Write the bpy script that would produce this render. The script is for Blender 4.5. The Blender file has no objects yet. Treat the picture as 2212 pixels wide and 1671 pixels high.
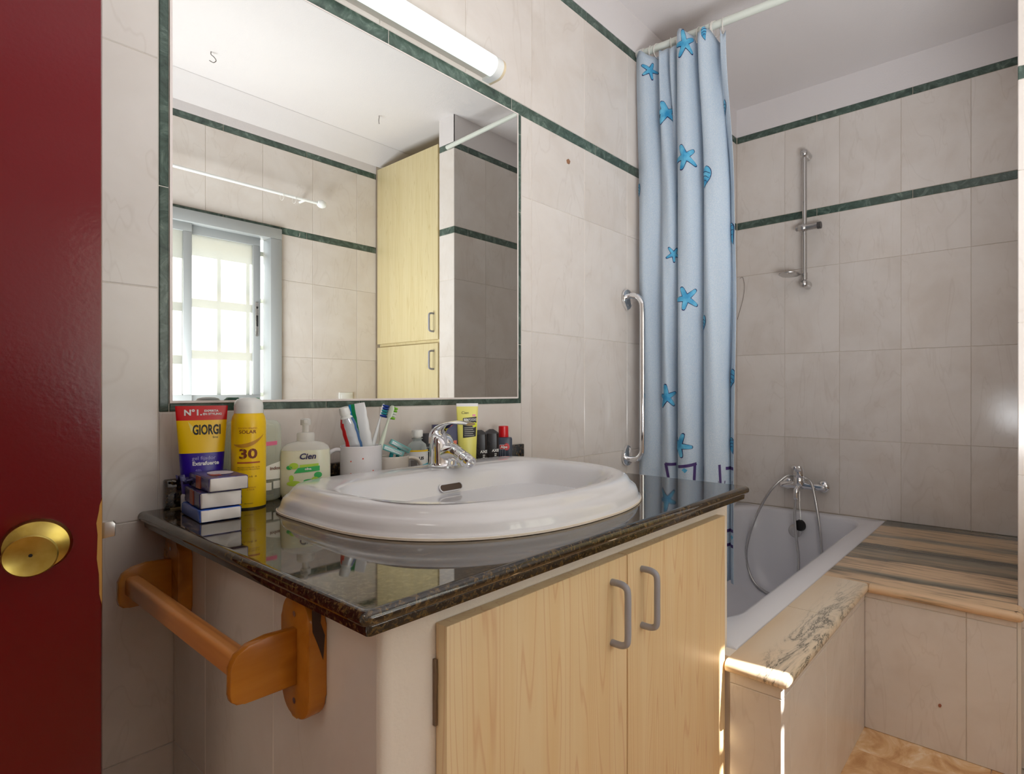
import bpy, bmesh, math, random
from math import sin, cos, pi, radians
from mathutils import Vector, Matrix
random.seed(7)
S = bpy.context.scene
COL = S.collection

# ------------------------------------------------------------------ camera, world, lights, exposure
cam_d = bpy.data.cameras.new('camera'); cam = bpy.data.objects.new('camera', cam_d); COL.objects.link(cam)
cam_d.sensor_width = 36.0; cam_d.lens = 19.865; cam_d.shift_x = -0.0845; cam_d.shift_y = 0.00375
cam_d.clip_start = 0.01
cam.location = (0.0, -1.2026, 0.984)
cam.rotation_euler = (radians(90), 0, radians(37.778 - 90))
S.camera = cam
S.view_settings.view_transform = 'Standard'; S.view_settings.look = 'None'
S.view_settings.gamma = 1.0; S.view_settings.use_curve_mapping = False
S.view_settings.exposure = 0.2
S.cycles.use_denoising = True
S.cycles.max_bounces = 14; S.cycles.diffuse_bounces = 7; S.cycles.glossy_bounces = 6
S.cycles.transmission_bounces = 8; S.cycles.transparent_max_bounces = 10
S.cycles.caustics_reflective = False; S.cycles.caustics_refractive = False
S.cycles.sample_clamp_indirect = 6.0

world = bpy.data.worlds.new('sky'); S.world = world; world.use_nodes = True
wn = world.node_tree
wn.nodes['Background'].inputs[0].default_value = (0.86, 0.93, 1.0, 1)
wn.nodes['Background'].inputs[1].default_value = 2.5

def sun(name, d, strength, angle, colr):
    l = bpy.data.lights.new(name, 'SUN'); l.energy = strength; l.angle = radians(angle); l.color = colr
    o = bpy.data.objects.new(name, l); COL.objects.link(o)
    o.rotation_euler = Vector(d).to_track_quat('-Z', 'Y').to_euler(); return o
sun('sun', (-0.115, 1.0, -0.943), 22.0, 0.5, (1.0, 0.95, 0.87))

def area(name, loc, target, sx, sy, power, colr=(1, 1, 1)):
    l = bpy.data.lights.new(name, 'AREA'); l.shape = 'RECTANGLE'; l.size = sx; l.size_y = sy
    l.energy = power; l.color = colr
    o = bpy.data.objects.new(name, l); COL.objects.link(o); o.location = loc
    o.rotation_euler = (Vector(target) - Vector(loc)).to_track_quat('-Z', 'Y').to_euler(); return o
# weak fill light added in the unseen hallway beyond the doorway
area('hallway_fill_light', (-1.15, -0.75, 2.30), (-1.15, -0.75, 0), 0.5, 0.5, 2.5, (1.0, 0.95, 0.88))

# added out-of-frame fill light, aimed up at the ceiling to even out brightness
area('ceiling_bounce_fill', (0.60, -1.50, 0.82), (1.00, -1.56, 2.4), 1.0, 0.55, 31, (0.93, 0.965, 1.0))

# ------------------------------------------------------------------ node helpers
def lin(c):
    c = c / 255.0
    return c / 12.92 if c <= 0.04045 else ((c + 0.055) / 1.055) ** 2.4
def rgb(r, g, b): return (lin(r), lin(g), lin(b), 1.0)

class Mat:
    def __init__(s, name):
        s.m = bpy.data.materials.new(name); s.m.use_nodes = True
        s.nt = s.m.node_tree; s.n = s.nt.nodes; s.l = s.nt.links
        s.b = s.n['Principled BSDF']; s.out = s.n['Material Output']
    def set(s, **k):
        names = dict(rough='Roughness', metal='Metallic', spec='Specular IOR Level', coat='Coat Weight', coat_rough='Coat Roughness',
                     trans='Transmission Weight', ior='IOR', alpha='Alpha', sub='Subsurface Weight', emit='Emission Strength', sheen='Sheen Weight')
        for a, v in k.items():
            if a == 'color': s.b.inputs['Base Color'].default_value = v
            elif a == 'emit_color': s.b.inputs['Emission Color'].default_value = v
            else: s.b.inputs[names[a]].default_value = v
        return s
    def node(s, t, **k):
        n = s.n.new(t)
        for a, v in k.items(): setattr(n, a, v)
        return n
    def coords(s, scale=(1, 1, 1), rot=(0, 0, 0), world_space=False, jitter=False, loc=(0, 0, 0)):
        if world_space:
            g = s.node('ShaderNodeNewGeometry'); src = g.outputs['Position']
        else:
            t = s.node('ShaderNodeTexCoord'); src = t.outputs['Object']
        if jitter:
            oi = s.node('ShaderNodeObjectInfo'); mu = s.node('ShaderNodeMath', operation='MULTIPLY'); mu.inputs[1].default_value = 37.0
            s.l.new(oi.outputs['Random'], mu.inputs[0])
            ad = s.node('ShaderNodeVectorMath', operation='ADD'); s.l.new(src, ad.inputs[0]); s.l.new(mu.outputs[0], ad.inputs[1]); src = ad.outputs[0]
        m = s.node('ShaderNodeMapping'); m.inputs['Scale'].default_value = scale; m.inputs['Rotation'].default_value = rot; m.inputs['Location'].default_value = loc
        s.l.new(src, m.inputs[0]); return m.outputs[0]
    def noise(s, vec, scale, detail=4, rough=0.5, dist=0.0):
        n = s.node('ShaderNodeTexNoise'); n.inputs['Scale'].default_value = scale; n.inputs['Detail'].default_value = detail
        n.inputs['Roughness'].default_value = rough; n.inputs['Distortion'].default_value = dist
        s.l.new(vec, n.inputs['Vector']); return n.outputs['Fac']
    def wave(s, vec, scale, dist, dscale=1.0, detail=2, direction='X'):
        n = s.node('ShaderNodeTexWave', bands_direction=direction); n.inputs['Scale'].default_value = scale
        n.inputs['Distortion'].default_value = dist; n.inputs['Detail Scale'].default_value = dscale; n.inputs['Detail'].default_value = detail
        s.l.new(vec, n.inputs['Vector']); return n.outputs['Fac']
    def ramp(s, fac, stops, interp='LINEAR'):
        r = s.node('ShaderNodeValToRGB'); e = r.color_ramp.elements; r.color_ramp.interpolation = interp
        while len(e) < len(stops): e.new(0.5)
        for k, (p, c) in enumerate(stops): e[k].position = p; e[k].color = c if len(c) == 4 else (*c, 1)
        s.l.new(fac, r.inputs[0]); return r.outputs[0]
    def mix(s, fac, a, b, mode='MIX'):
        x = s.node('ShaderNodeMix', data_type='RGBA', blend_type=mode)
        def put(i, v):
            if hasattr(v, 'is_output') or hasattr(v, 'links'): s.l.new(v, x.inputs[i])
            else: x.inputs[i].default_value = v
        put(0, fac); put(6, a); put(7, b); return x.outputs[2]
    def base(s, sock): s.l.new(sock, s.b.inputs['Base Color']); return s
    def bump(s, fac, strength, dist=0.001):
        b = s.node('ShaderNodeBump'); b.inputs['Strength'].default_value = strength; b.inputs['Distance'].default_value = dist
        s.l.new(fac, b.inputs['Height']); s.l.new(b.outputs[0], s.b.inputs['Normal']); return s

W0, B0 = (1, 1, 1, 1), (0, 0, 0, 1)
def vary(m, col_sock, amt=0.05):
    oi = m.node('ShaderNodeObjectInfo'); mr = m.node('ShaderNodeMapRange'); mr.inputs[3].default_value = 1 - amt; mr.inputs[4].default_value = 1 + amt * 0.4
    m.l.new(oi.outputs['Random'], mr.inputs[0])
    return m.mix(1.0, col_sock, mr.outputs[0], 'MULTIPLY')
def simple(name, r, g, b, rough=0.4, **k):
    return Mat(name).set(color=rgb(r, g, b), rough=rough, **k).m

def mk_tile():
    m = Mat('wall_tile_glaze'); v = m.coords(jitter=True)
    n1 = m.noise(v, 5.0, 5, 0.6, 0.4)
    c = m.ramp(n1, [(0.30, rgb(214, 205, 197)), (0.55, rgb(222, 215, 209)), (0.75, rgb(227, 221, 216))])
    n2 = m.noise(m.coords(scale=(2.2, 2.2, 0.6), rot=(0, 0.5, 0.4), jitter=True), 3.0, 3, 0.6, 0.9)
    vein = m.ramp(n2, [(0.0, B0), (0.488, B0), (0.5, W0), (0.512, B0), (1.0, B0)])
    vf = m.node('ShaderNodeMath', operation='MULTIPLY'); m.l.new(vein, vf.inputs[0]); vf.inputs[1].default_value = 0.11
    c = m.mix(vf.outputs[0], c, rgb(160, 140, 122)); c = vary(m, c, 0.03); m.base(c)
    m.set(rough=0.16, spec=0.45)
    m.bump(m.noise(m.coords(world_space=True), 9.0, 2), 0.12, 0.004); return m.m
def mk_green():
    m = Mat('green_marble'); v = m.coords(world_space=True)
    n = m.noise(v, 22.0, 6, 0.7, 1.5)
    c = m.ramp(n, [(0.3, rgb(48, 64, 57)), (0.5, rgb(74, 93, 84)), (0.62, rgb(102, 120, 110)), (0.72, rgb(140, 158, 145))])
    c = vary(m, c, 0.2); m.base(c).set(rough=0.2); return m.m
def mk_granite():
    m = Mat('dark_granite'); v = m.coords(world_space=True)
    n = m.noise(v, 150.0, 6, 0.75, 0.5); n2 = m.noise(v, 300.0, 3, 0.6)
    c = m.ramp(n, [(0.44, rgb(24, 18, 13)), (0.53, rgb(54, 42, 27)), (0.60, rgb(102, 80, 44)), (0.68, rgb(62, 50, 33))])
    c2 = m.ramp(n2, [(0.66, B0), (0.72, W0)]); c = m.mix(c2, c, rgb(95, 90, 70)); m.base(c).set(rough=0.035, spec=0.85)
    m.bump(n2, 0.01, 0.0002); return m.m
def mk_wood(name, c_light, c_mid, c_dark, grain=(26, 26, 1.1), rough=0.38, bscale=1.0, dist=3.0, streak=0.48, fine=False):
    m = Mat(name); v = m.coords(scale=grain, jitter=True)
    n = m.noise(v, 1.3 * bscale, 5, 0.6, 0.3)
    w = m.wave(m.coords(scale=(grain[0] * .45, grain[1] * .45, grain[2] * .5), jitter=True), 1.4 * bscale, dist, 0.8, 3)
    c = m.ramp(n, [(0.3, c_mid), (0.6, c_light)])
    st = m.ramp(w, [(0.0, B0), (0.80, B0), (0.93, (streak, streak, streak, 1)), (1.0, B0)])
    if fine:
        nf_ = m.noise(m.coords(scale=(grain[0] * .5, grain[1] * .5, grain[2] * .5), jitter=True), 1.0, 2, 0.4, 0.15)
        mu = m.node('ShaderNodeMath', operation='MULTIPLY'); m.l.new(nf_, mu.inputs[0]); mu.inputs[1].default_value = 26.0
        fr = m.node('ShaderNodeMath', operation='FRACT'); m.l.new(mu.outputs[0], fr.inputs[0])
        st = m.ramp(fr.outputs[0], [(0.0, B0), (0.42, B0), (0.52, (streak, streak, streak, 1)), (0.66, B0), (1.0, B0)])
    c = m.mix(st, c, c_dark); m.base(c).set(rough=rough, spec=0.4); m.bump(n, 0.04, 0.001); return m.m
def mk_marble_bench():
    m = Mat('banded_peach_marble')
    g = m.node('ShaderNodeNewGeometry'); sp = m.node('ShaderNodeSeparateXYZ'); m.l.new(g.outputs['Position'], sp.inputs[0])
    n = m.noise(m.coords(scale=(1, 0.22, 1), world_space=True), 9.0, 6, 0.6, 0.6)
    def op(o, a, b):
        k = m.node('ShaderNodeMath', operation=o)
        for i_, v_ in enumerate((a, b)):
            if isinstance(v_, float): k.inputs[i_].default_value = v_
            else: m.l.new(v_, k.inputs[i_])
        return k.outputs[0]
    xe = op('ADD', sp.outputs[0], op('MULTIPLY', op('ADD', sp.outputs[1], 0.97), 0.10))
    xe = op('ADD', xe, op('MULTIPLY', op('SUBTRACT', n, 0.5), 0.11))
    p = op('DIVIDE', op('SUBTRACT', xe, 1.765), 0.931)
    PE, PD, GR, DK, MX = rgb(220, 186, 150), rgb(206, 174, 136), rgb(140, 130, 112), rgb(74, 74, 66), rgb(168, 148, 122)
    c = m.ramp(p, [(0.10, PE), (0.125, DK), (0.16, GR), (0.19, PE), (0.31, PE), (0.325, DK), (0.36, MX), (0.44, GR), (0.475, DK), (0.53, DK), (0.55, PD), (0.66, PD), (0.685, GR), (0.72, GR), (0.745, PD), (0.88, PD), (0.92, DK), (0.97, DK)])
    n2 = m.noise(m.coords(scale=(1, 0.07, 1), world_space=True, loc=(3, 1, 0)), 70.0, 4, 0.6, 0.3)
    c = m.mix(m.ramp(n2, [(0.50, B0), (0.62, (0.6, 0.6, 0.6, 1))]), c, rgb(104, 98, 84))
    n3 = m.noise(m.coords(scale=(1, 0.07, 1), world_space=True, loc=(7, 2, 0)), 60.0, 4, 0.6, 0.3)
    c = m.mix(m.ramp(n3, [(0.5, B0), (0.75, (0.45, 0.45, 0.45, 1))]), c, rgb(214, 182, 142))
    m.base(c).set(rough=0.16); return m.m
def mk_marble_ledge():
    m = Mat('veined_peach_marble')
    v = m.coords(scale=(0.35, 1.6, 1), world_space=True, rot=(0, 0, 0.16))
    n = m.noise(v, 9.0, 8, 0.72, 0.9)
    vein = m.ramp(n, [(0.43, B0), (0.485, (0.30, 0.30, 0.30, 1)), (0.5, W0), (0.515, (0.30, 0.30, 0.30, 1)), (0.57, B0)])
    big = m.noise(m.coords(scale=(0.8, 2.0, 1), world_space=True, loc=(0.3, 0.45, 0)), 3.0, 2)
    mask = m.ramp(big, [(0.30, (0.3, 0.3, 0.3, 1)), (0.45, W0)])
    g = m.node('ShaderNodeNewGeometry'); sp = m.node('ShaderNodeSeparateXYZ'); m.l.new(g.outputs['Position'], sp.inputs[0])
    mr = m.node('ShaderNodeMapRange'); mr.inputs[1].default_value = -0.735; mr.inputs[2].default_value = -0.775; m.l.new(sp.outputs[1], mr.inputs[0])
    mx_ = m.node('ShaderNodeMapRange'); mx_.inputs[1].default_value = 1.80; mx_.inputs[2].default_value = 1.40; mx_.inputs[3].default_value = 0.35; m.l.new(sp.outputs[0], mx_.inputs[0])
    mask = m.mix(1.0, m.mix(1.0, mask, mr.outputs[0], 'MULTIPLY'), mx_.outputs[0], 'MULTIPLY')
    f = m.mix(1.0, vein, mask, 'MULTIPLY')
    base = m.ramp(m.noise(v, 4.0, 3), [(0.35, rgb(218, 192, 160)), (0.65, rgb(228, 212, 190))])
    c = m.mix(f, base, rgb(52, 58, 60)); m.base(c).set(rough=0.16); return m.m
def mk_floor():
    m = Mat('orange_marble_floor_tile'); v = m.coords(jitter=True)
    n = m.noise(v, 7.0, 6, 0.62, 1.8)
    c = m.ramp(n, [(0.32, rgb(194, 146, 98)), (0.46, rgb(218, 174, 126)), (0.56, rgb(230, 194, 150)), (0.66, rgb(240, 218, 186))])
    m.base(c).set(rough=0.18); return m.m
def mk_plaster(name, r, g, b):
    m = Mat(name); v = m.coords(world_space=True)
    c = m.ramp(m.noise(v, 1.3, 3), [(0.3, rgb(r - 5, g - 6, b - 6)), (0.7, rgb(r, g, b))]); m.base(c).set(rough=0.8, spec=0.2)
    m.bump(m.noise(v, 160.0, 3), 0.25, 0.002); return m.m
def mk_red():
    m = Mat('dark_red_gloss_paint'); v = m.coords(world_space=True)
    m.set(color=rgb(104, 2, 14), rough=0.20, spec=0.45); m.bump(m.noise(v, 190.0, 2), 0.14, 0.001); return m.m
def mk_brass():
    m = Mat('aged_brass'); v = m.coords()
    c = m.ramp(m.noise(v, 30.0, 4), [(0.35, rgb(172, 146, 62)), (0.65, rgb(206, 184, 104))]); m.base(c).set(metal=1.0, rough=0.28)
    return m.m
def mk_curtain():
    m = Mat('speckled_pale_blue_curtain_fabric'); v = m.coords(world_space=True)
    c = m.ramp(m.noise(v, 480.0, 2, 0.6), [(0.40, rgb(188, 207, 224)), (0.6, rgb(212, 222, 232))])
    m.base(c).set(rough=0.65, spec=0.3)
    tr = m.node('ShaderNodeBsdfTranslucent'); m.l.new(c, tr.inputs[0])
    mx = m.node('ShaderNodeMixShader'); mx.inputs[0].default_value = 0.22
    m.l.new(m.b.outputs[0], mx.inputs[1]); m.l.new(tr.outputs[0], mx.inputs[2]); m.l.new(mx.outputs[0], m.out.inputs[0]); return m.m
def mk_frosted():
    m = Mat('frosted_pattern_glass'); v = m.coords(world_space=True)
    m.set(color=(0.92, 0.97, 0.95, 1), rough=0.12, spec=0.5)
    tr = m.node('ShaderNodeBsdfTranslucent'); tr.inputs[0].default_value = (0.35, 0.36, 0.34, 1)
    bp = m.node('ShaderNodeBump'); bp.inputs['Strength'].default_value = 0.5; bp.inputs['Distance'].default_value = 0.004
    m.l.new(m.noise(v, 90.0, 2), bp.inputs['Height'])
    gl = m.node('ShaderNodeBsdfGlossy'); gl.inputs['Roughness'].default_value = 0.1; m.l.new(bp.outputs[0], gl.inputs['Normal'])
    mx = m.node('ShaderNodeMixShader'); mx.inputs[0].default_value = 0.05
    m.l.new(tr.outputs[0], mx.inputs[1]); m.l.new(gl.outputs[0], mx.inputs[2]); m.l.new(mx.outputs[0], m.out.inputs[0]); return m.m
def mk_clear(name, tint=(1, 1, 1, 1), alpha_mix=0.8, rough=0.05):
    m = Mat(name); t = m.node('ShaderNodeBsdfTransparent'); t.inputs[0].default_value = tint
    m.set(color=tint, rough=rough, spec=0.6)
    lw = m.node('ShaderNodeLayerWeight'); lw.inputs[0].default_value = 0.35
    mr = m.node('ShaderNodeMapRange'); m.l.new(lw.outputs['Facing'], mr.inputs[0]); mr.inputs[3].default_value = 1 - alpha_mix; mr.inputs[4].default_value = 0.75
    mx = m.node('ShaderNodeMixShader'); m.l.new(mr.outputs[0], mx.inputs[0])
    m.l.new(t.outputs[0], mx.inputs[1]); m.l.new(m.b.outputs[0], mx.inputs[2]); m.l.new(mx.outputs[0], m.out.inputs[0]); return m.m

TILE, GREEN, GRANITE = mk_tile(), mk_green(), mk_granite()
LAM = mk_wood('beige_wood_laminate', rgb(232, 208, 166), rgb(227, 197, 150), rgb(208, 156, 114), fine=True)
LAM2 = mk_wood('pale_yellow_wood_laminate', rgb(214, 200, 158), rgb(206, 190, 144), rgb(180, 156, 104), fine=True, streak=0.35)
HONEY = mk_wood('varnished_honey_pine', rgb(186, 120, 40), rgb(164, 98, 26), rgb(112, 58, 16), grain=(2.0, 14, 14), rough=0.22)
BARWOOD = mk_wood('worn_honey_pine', rgb(206, 140, 78), rgb(184, 112, 52), rgb(150, 84, 36), grain=(14, 1.8, 14), rough=0.3, dist=6.0)
BENCH, LEDGE, FLOOR = mk_marble_bench(), mk_marble_ledge(), mk_floor()
GROUT = simple('grout', 200, 188, 172, 0.85)
GROUTW = simple('white_grout', 226, 220, 210, 0.8)
PLASTER = mk_plaster('white_ceiling_plaster', 226, 222, 222)
WPAINT = mk_plaster('cream_white_paint', 232, 224, 214)
RED, BRASS, CURT, FROST = mk_red(), mk_brass(), mk_curtain(), mk_frosted()
CHROME = Mat('polished_chrome').set(color=(0.86, 0.87, 0.89, 1), metal=1.0, rough=0.06).m
SATIN = Mat('satin_steel').set(color=(0.62, 0.61, 0.60, 1), metal=1.0, rough=0.27).m
MIRROR = Mat('mirror_silver').set(color=(0.86, 0.885, 0.865, 1), metal=1.0, rough=0.0).m
PORC = Mat('white_glazed_porcelain').set(color=rgb(222, 222, 226), rough=0.07, spec=0.6, coat=0.3).m
ENAM = Mat('white_tub_enamel').set(color=rgb(222, 222, 228), rough=0.18, spec=0.5).m
PORCEDGE = simple('unglazed_cream_rim', 236, 224, 208, 0.5)
ALU = Mat('grey_painted_aluminium').set(color=rgb(160, 163, 163), rough=0.45, metal=0.15).m
GREYP = simple('grey_plastic', 158, 158, 166, 0.35)
WHITEP = simple('white_plastic', 236, 238, 236, 0.3)
DARK = simple('black_rubber', 24, 23, 24, 0.5)
HOLE = simple('dark_hollow', 16, 13, 12, 0.7)
ROD = simple('white_enamelled_rod', 214, 220, 212, 0.3)
NAVY = simple('navy_plastic', 36, 34, 84, 0.35)

# ------------------------------------------------------------------ mesh helpers
def new_bm(): return bmesh.new()
def box(bm, x0, x1, y0, y1, z0, z1, bevel=0.0, seg=2, mi=0):
    r = bmesh.ops.create_cube(bm, size=1.0); vs = r['verts']
    sx, sy, sz = x1 - x0, y1 - y0, z1 - z0
    for v in vs: v.co = Vector(((v.co.x + .5) * sx + x0, (v.co.y + .5) * sy + y0, (v.co.z + .5) * sz + z0))
    fs = list({f for v in vs for f in v.link_faces})
    for f in fs: f.material_index = mi
    if bevel > 0:
        es = list({e for v in vs for e in v.link_edges})
        bmesh.ops.bevel(bm, geom=es, offset=bevel, segments=seg, profile=0.5, affect='EDGES', clamp_overlap=True)
    return bm
def rings(bm, rr, close=True, cap0=True, cap1=True, mi=0):
    vv = [[bm.verts.new(p) for p in r] for r in rr]
    n = len(vv[0])
    for a, b in zip(vv[:-1], vv[1:]):
        for i in range(n if close else n - 1):
            j = (i + 1) % n
            try: bm.faces.new((a[i], a[j], b[j], b[i])).material_index = mi
            except ValueError: pass
    if cap0 and close: bm.faces.new(list(reversed(vv[0]))).material_index = mi
    if cap1 and close: bm.faces.new(vv[-1]).material_index = mi
    return vv
def lathe(bm, prof, seg=32, c=(0, 0, 0), axis='Z', mi=0, cap0=True, cap1=True, sx=1.0, sy=1.0):
    rr = []
    for r, h in prof:
        ring = []
        for i in range(seg):
            a = 2 * pi * i / seg; x, y = max(r, 1e-5) * cos(a) * sx, max(r, 1e-5) * sin(a) * sy
            if axis == 'Z': p = (x, y, h)
            elif axis == 'X': p = (h, x, y)
            else: p = (y, h, x)
            ring.append((p[0] + c[0], p[1] + c[1], p[2] + c[2]))
        rr.append(ring)
    rings(bm, rr, cap0=cap0, cap1=cap1, mi=mi); return bm
def smooth_path(pts, n=8, closed=False):
    P = [Vector(p) for p in pts]; out = []
    m = len(P)
    for i in range(m if closed else m - 1):
        if closed: a, b, c, d = P[(i - 1) % m], P[i], P[(i + 1) % m], P[(i + 2) % m]
        else: a, b, c, d = P[max(i - 1, 0)], P[i], P[i + 1], P[min(i + 2, m - 1)]
        for k in range(n):
            t = k / n
            out.append(0.5 * ((2 * b) + (-a + c) * t + (2 * a - 5 * b + 4 * c - d) * t * t + (-a + 3 * b - 3 * c + d) * t ** 3))
    if not closed: out.append(P[-1])
    return out
def tube(bm, pts, r, seg=12, mi=0, closed=False, ey=1.0, up=None):
    P = [Vector(p) for p in pts]; n = len(P); rr = []
    nrm = None
    for i in range(n):
        t = (P[(i + 1) % n] - P[i - 1]) if closed else (P[min(i + 1, n - 1)] - P[max(i - 1, 0)])
        t.normalize()
        if nrm is None:
            a = Vector(up) if up else (Vector((0, 0, 1)) if abs(t.z) < 0.9 else Vector((1, 0, 0)))
            nrm = (a - t * a.dot(t)).normalized()
        else: nrm = (nrm - t * nrm.dot(t)).normalized()
        b = t.cross(nrm); ri = r[i] if isinstance(r, (list, tuple)) else r
        rr.append([P[i] + nrm * ri * cos(2 * pi * k / seg) + b * ri * ey * sin(2 * pi * k / seg) for k in range(seg)])
    if closed: rr.append(rr[0])
    rings(bm, rr, cap0=not closed, cap1=not closed, mi=mi)
    if closed: bmesh.ops.remove_doubles(bm, verts=bm.verts, dist=1e-6)
    return bm
def prism(bm, outline, a0, a1, plane='XZ', mi=0, bevel=0.0):
    def P(u, v, w):
        return {'XZ': (u, w, v), 'YZ': (w, u, v), 'XY': (u, v, w)}[plane]
    vv = rings(bm, [[P(u, v, a0) for u, v in outline], [P(u, v, a1) for u, v in outline]], mi=mi)
    if bevel > 0:
        es = [e for ring in vv for v in ring for e in v.link_edges if e.other_vert(v) in ring]
        bmesh.ops.bevel(bm, geom=list(set(es)), offset=bevel, segments=2, profile=0.5, affect='EDGES', clamp_overlap=True)
    return bm
def rrect(x0, x1, y0, y1, r, seg=6, corners=(1, 1, 1, 1)):
    out = []
    for k, (cx, cy, a0) in enumerate(((x1 - r, y1 - r, 0), (x0 + r, y1 - r, 90), (x0 + r, y0 + r, 180), (x1 - r, y0 + r, 270))):
        if corners[k]:
            for i in range(seg + 1): a = radians(a0 + 90 * i / seg); out.append((cx + r * cos(a), cy + r * sin(a)))
        else: out.append(((x1, y1), (x0, y1), (x0, y0), (x1, y0))[k])
    return out
def xf(bm, M):
    bmesh.ops.transform(bm, matrix=M, verts=bm.verts); return bm

def mesh_of(bm, name, mats, smooth=38):
    bmesh.ops.recalc_face_normals(bm, faces=bm.faces)
    th = radians(smooth)
    for f in bm.faces: f.smooth = True
    for e in bm.edges:
        if len(e.link_faces) == 2 and e.calc_face_angle(0) > th: e.smooth = False
    me = bpy.data.meshes.new(name); bm.to_mesh(me); bm.free()
    for m in (mats if isinstance(mats, (list, tuple)) else [mats]): me.materials.append(m)
    return me
def tag(o, label=None, cat=None, group=None, kind=None):
    if label: o['label'] = label
    if cat: o['category'] = cat
    if group: o['group'] = group
    if kind: o['kind'] = kind
    return o
def obj(name, bm, mats, parent=None, label=None, smooth=38):
    me = mesh_of(bm, name, mats, smooth)
    o = bpy.data.objects.new(name, me); COL.objects.link(o)
    if parent is None and me.vertices:
        xs = [v.co for v in me.vertices]
        c = Vector(((min(p.x for p in xs) + max(p.x for p in xs)) / 2, (min(p.y for p in xs) + max(p.y for p in xs)) / 2, min(p.z for p in xs)))
        me.transform(Matrix.Translation(-c)); o.location = c
    else: o.parent = parent
    if label: o['label'] = label
    return o
def off(parent, bm):        # verts given in world axes -> parent's frame (parent unrotated, top level)
    return xf(bm, Matrix.Translation(-parent.location))
def wpart(name, bm, mats, parent, label=None, smooth=38):
    L = Vector(parent.location); p = parent.parent
    while p: L = L + Vector(p.location); p = p.parent
    xf(bm, Matrix.Translation(-L)); return obj(name, bm, mats, parent, label, smooth)
def thing(name, label, cat, loc=(0, 0, 0), rz=0.0, group=None):
    o = bpy.data.objects.new(name, None); COL.objects.link(o); o.location = loc; o.rotation_euler = (0, 0, rz)
    o.empty_display_size = 0.05
    return tag(o, label, cat, group)
def struct(name, bm, mats, label=None):
    o = obj(name, bm, mats); o['kind'] = 'structure'
    if label: o['label'] = label
    return o

_txt = {}
def text(s, size, mat, parent, name='lettering', f=None, bold=0.0, sx=1.0, align='CENTER', label=None, extr=0.0):
    """flat print built from letters; f maps (x, z) on the label to a point in the parent's frame"""
    cu = bpy.data.curves.new('t', 'FONT'); cu.body = s; cu.size = size; cu.align_x = align; cu.align_y = 'CENTER'
    cu.offset = bold; cu.resolution_u = 3
    o = bpy.data.objects.new('t', cu); COL.objects.link(o)
    dg = bpy.context.evaluated_depsgraph_get(); me = bpy.data.meshes.new_from_object(o.evaluated_get(dg))
    bpy.data.objects.remove(o); bpy.data.curves.remove(cu)
    for v in me.vertices: v.co = Vector(f(v.co.x * sx, v.co.y))
    me.materials.clear(); me.materials.append(mat)
    o = bpy.data.objects.new(name, me); COL.objects.link(o); o.parent = parent
    return o
def decal(outline, mat, parent, f, name='print', cuts=0, label=None):
    bm = new_bm(); bm.faces.new([bm.verts.new((x, z, 0)) for x, z in outline])
    bm.normal_update(); bmesh.ops.triangulate(bm, faces=bm.faces, ngon_method='EAR_CLIP')
    for _ in range(5 if cuts else 0):
        es = [e for e in bm.edges if e.calc_length() > 0.0045]
        if not es: break
        bmesh.ops.subdivide_edges(bm, edges=es, cuts=1); bmesh.ops.triangulate(bm, faces=bm.faces)
    for v in bm.verts: v.co = Vector(f(v.co.x, v.co.y))
    return obj(name, bm, mat, parent, label)

# ------------------------------------------------------------------ tiles
TW, TH = 0.25, 0.398
XJ = [1.224 + TW * k for k in range(-9, 8)]
ZJ = [-0.03, 0.366, 0.764, 1.162, 1.560, 1.797]
ZS1, ZS2 = (1.797, 1.832), (2.234, 2.266)
def subtract(r, holes):
    out = [r]
    for h in holes:
        nx = []
        for (a, b, c, d) in out:
            if h[0] >= b or h[1] <= a or h[2] >= d or h[3] <= c: nx.append((a, b, c, d)); continue
            if h[0] > a: nx.append((a, h[0], c, d))
            if h[1] < b: nx.append((h[1], b, c, d))
            m0, m1 = max(a, h[0]), min(b, h[1])
            if h[2] > c: nx.append((m0, m1, c, h[2]))
            if h[3] < d: nx.append((m0, m1, h[3], d))
        out = nx
    return [q for q in out if q[1] - q[0] > 0.006 and q[3] - q[2] > 0.006]
_tm = {}
def tile_mesh(w, h, t, mat, key, axis):
    k = (round(w, 3), round(h, 3), t, key, axis)
    if k not in _tm:
        bm = new_bm()
        box(bm, -w / 2, w / 2, -t, 0, -h / 2, h / 2)
        fr = [e for e in bm.edges if all(v.co.y < -t + 1e-6 for v in e.verts)]
        bmesh.ops.bevel(bm, geom=fr, offset=0.0012, segments=1, affect='EDGES')
        if axis == 'x+': xf(bm, Matrix.Rotation(radians(-90), 4, 'Z'))   # faces -X
        elif axis == 'y+': xf(bm, Matrix.Rotation(radians(180), 4, 'Z')) # faces +Y
        elif axis == 'z': xf(bm, Matrix.Rotation(radians(-90), 4, 'X'))  # faces +Z, h along Y
        _tm[k] = mesh_of(bm, key, mat, 20)
    return _tm[k]
def put_tile(parent, plane, pos, u, z, w, h, mat=None, name='tile', t=0.006):
    """plane 'M' faces -Y at y=pos ; 'S' faces +Y ; 'E' faces -X at x=pos; 'F' floor at z=pos. (u,z) centre"""
    axis = {'M': 'y-', 'S': 'y+', 'E': 'x+', 'F': 'z'}[plane]
    me = tile_mesh(w, h, t, mat or TILE, name, axis)
    o = bpy.data.objects.new(name, me); COL.objects.link(o)
    base = {'M': (u, pos, z), 'S': (u, pos, z), 'E': (pos, u, z), 'F': (u, z, pos)}[plane]
    # the mesh's back sits at 0, its face t in front: shift so that the face lies at pos
    sh = {'M': (0, t, 0), 'S': (0, -t, 0), 'E': (t, 0, 0), 'F': (0, 0, -t)}[plane]
    o.parent = parent; o.location = Vector(base) + Vector(sh) - parent.location
    return o
G = 0.0012
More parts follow.
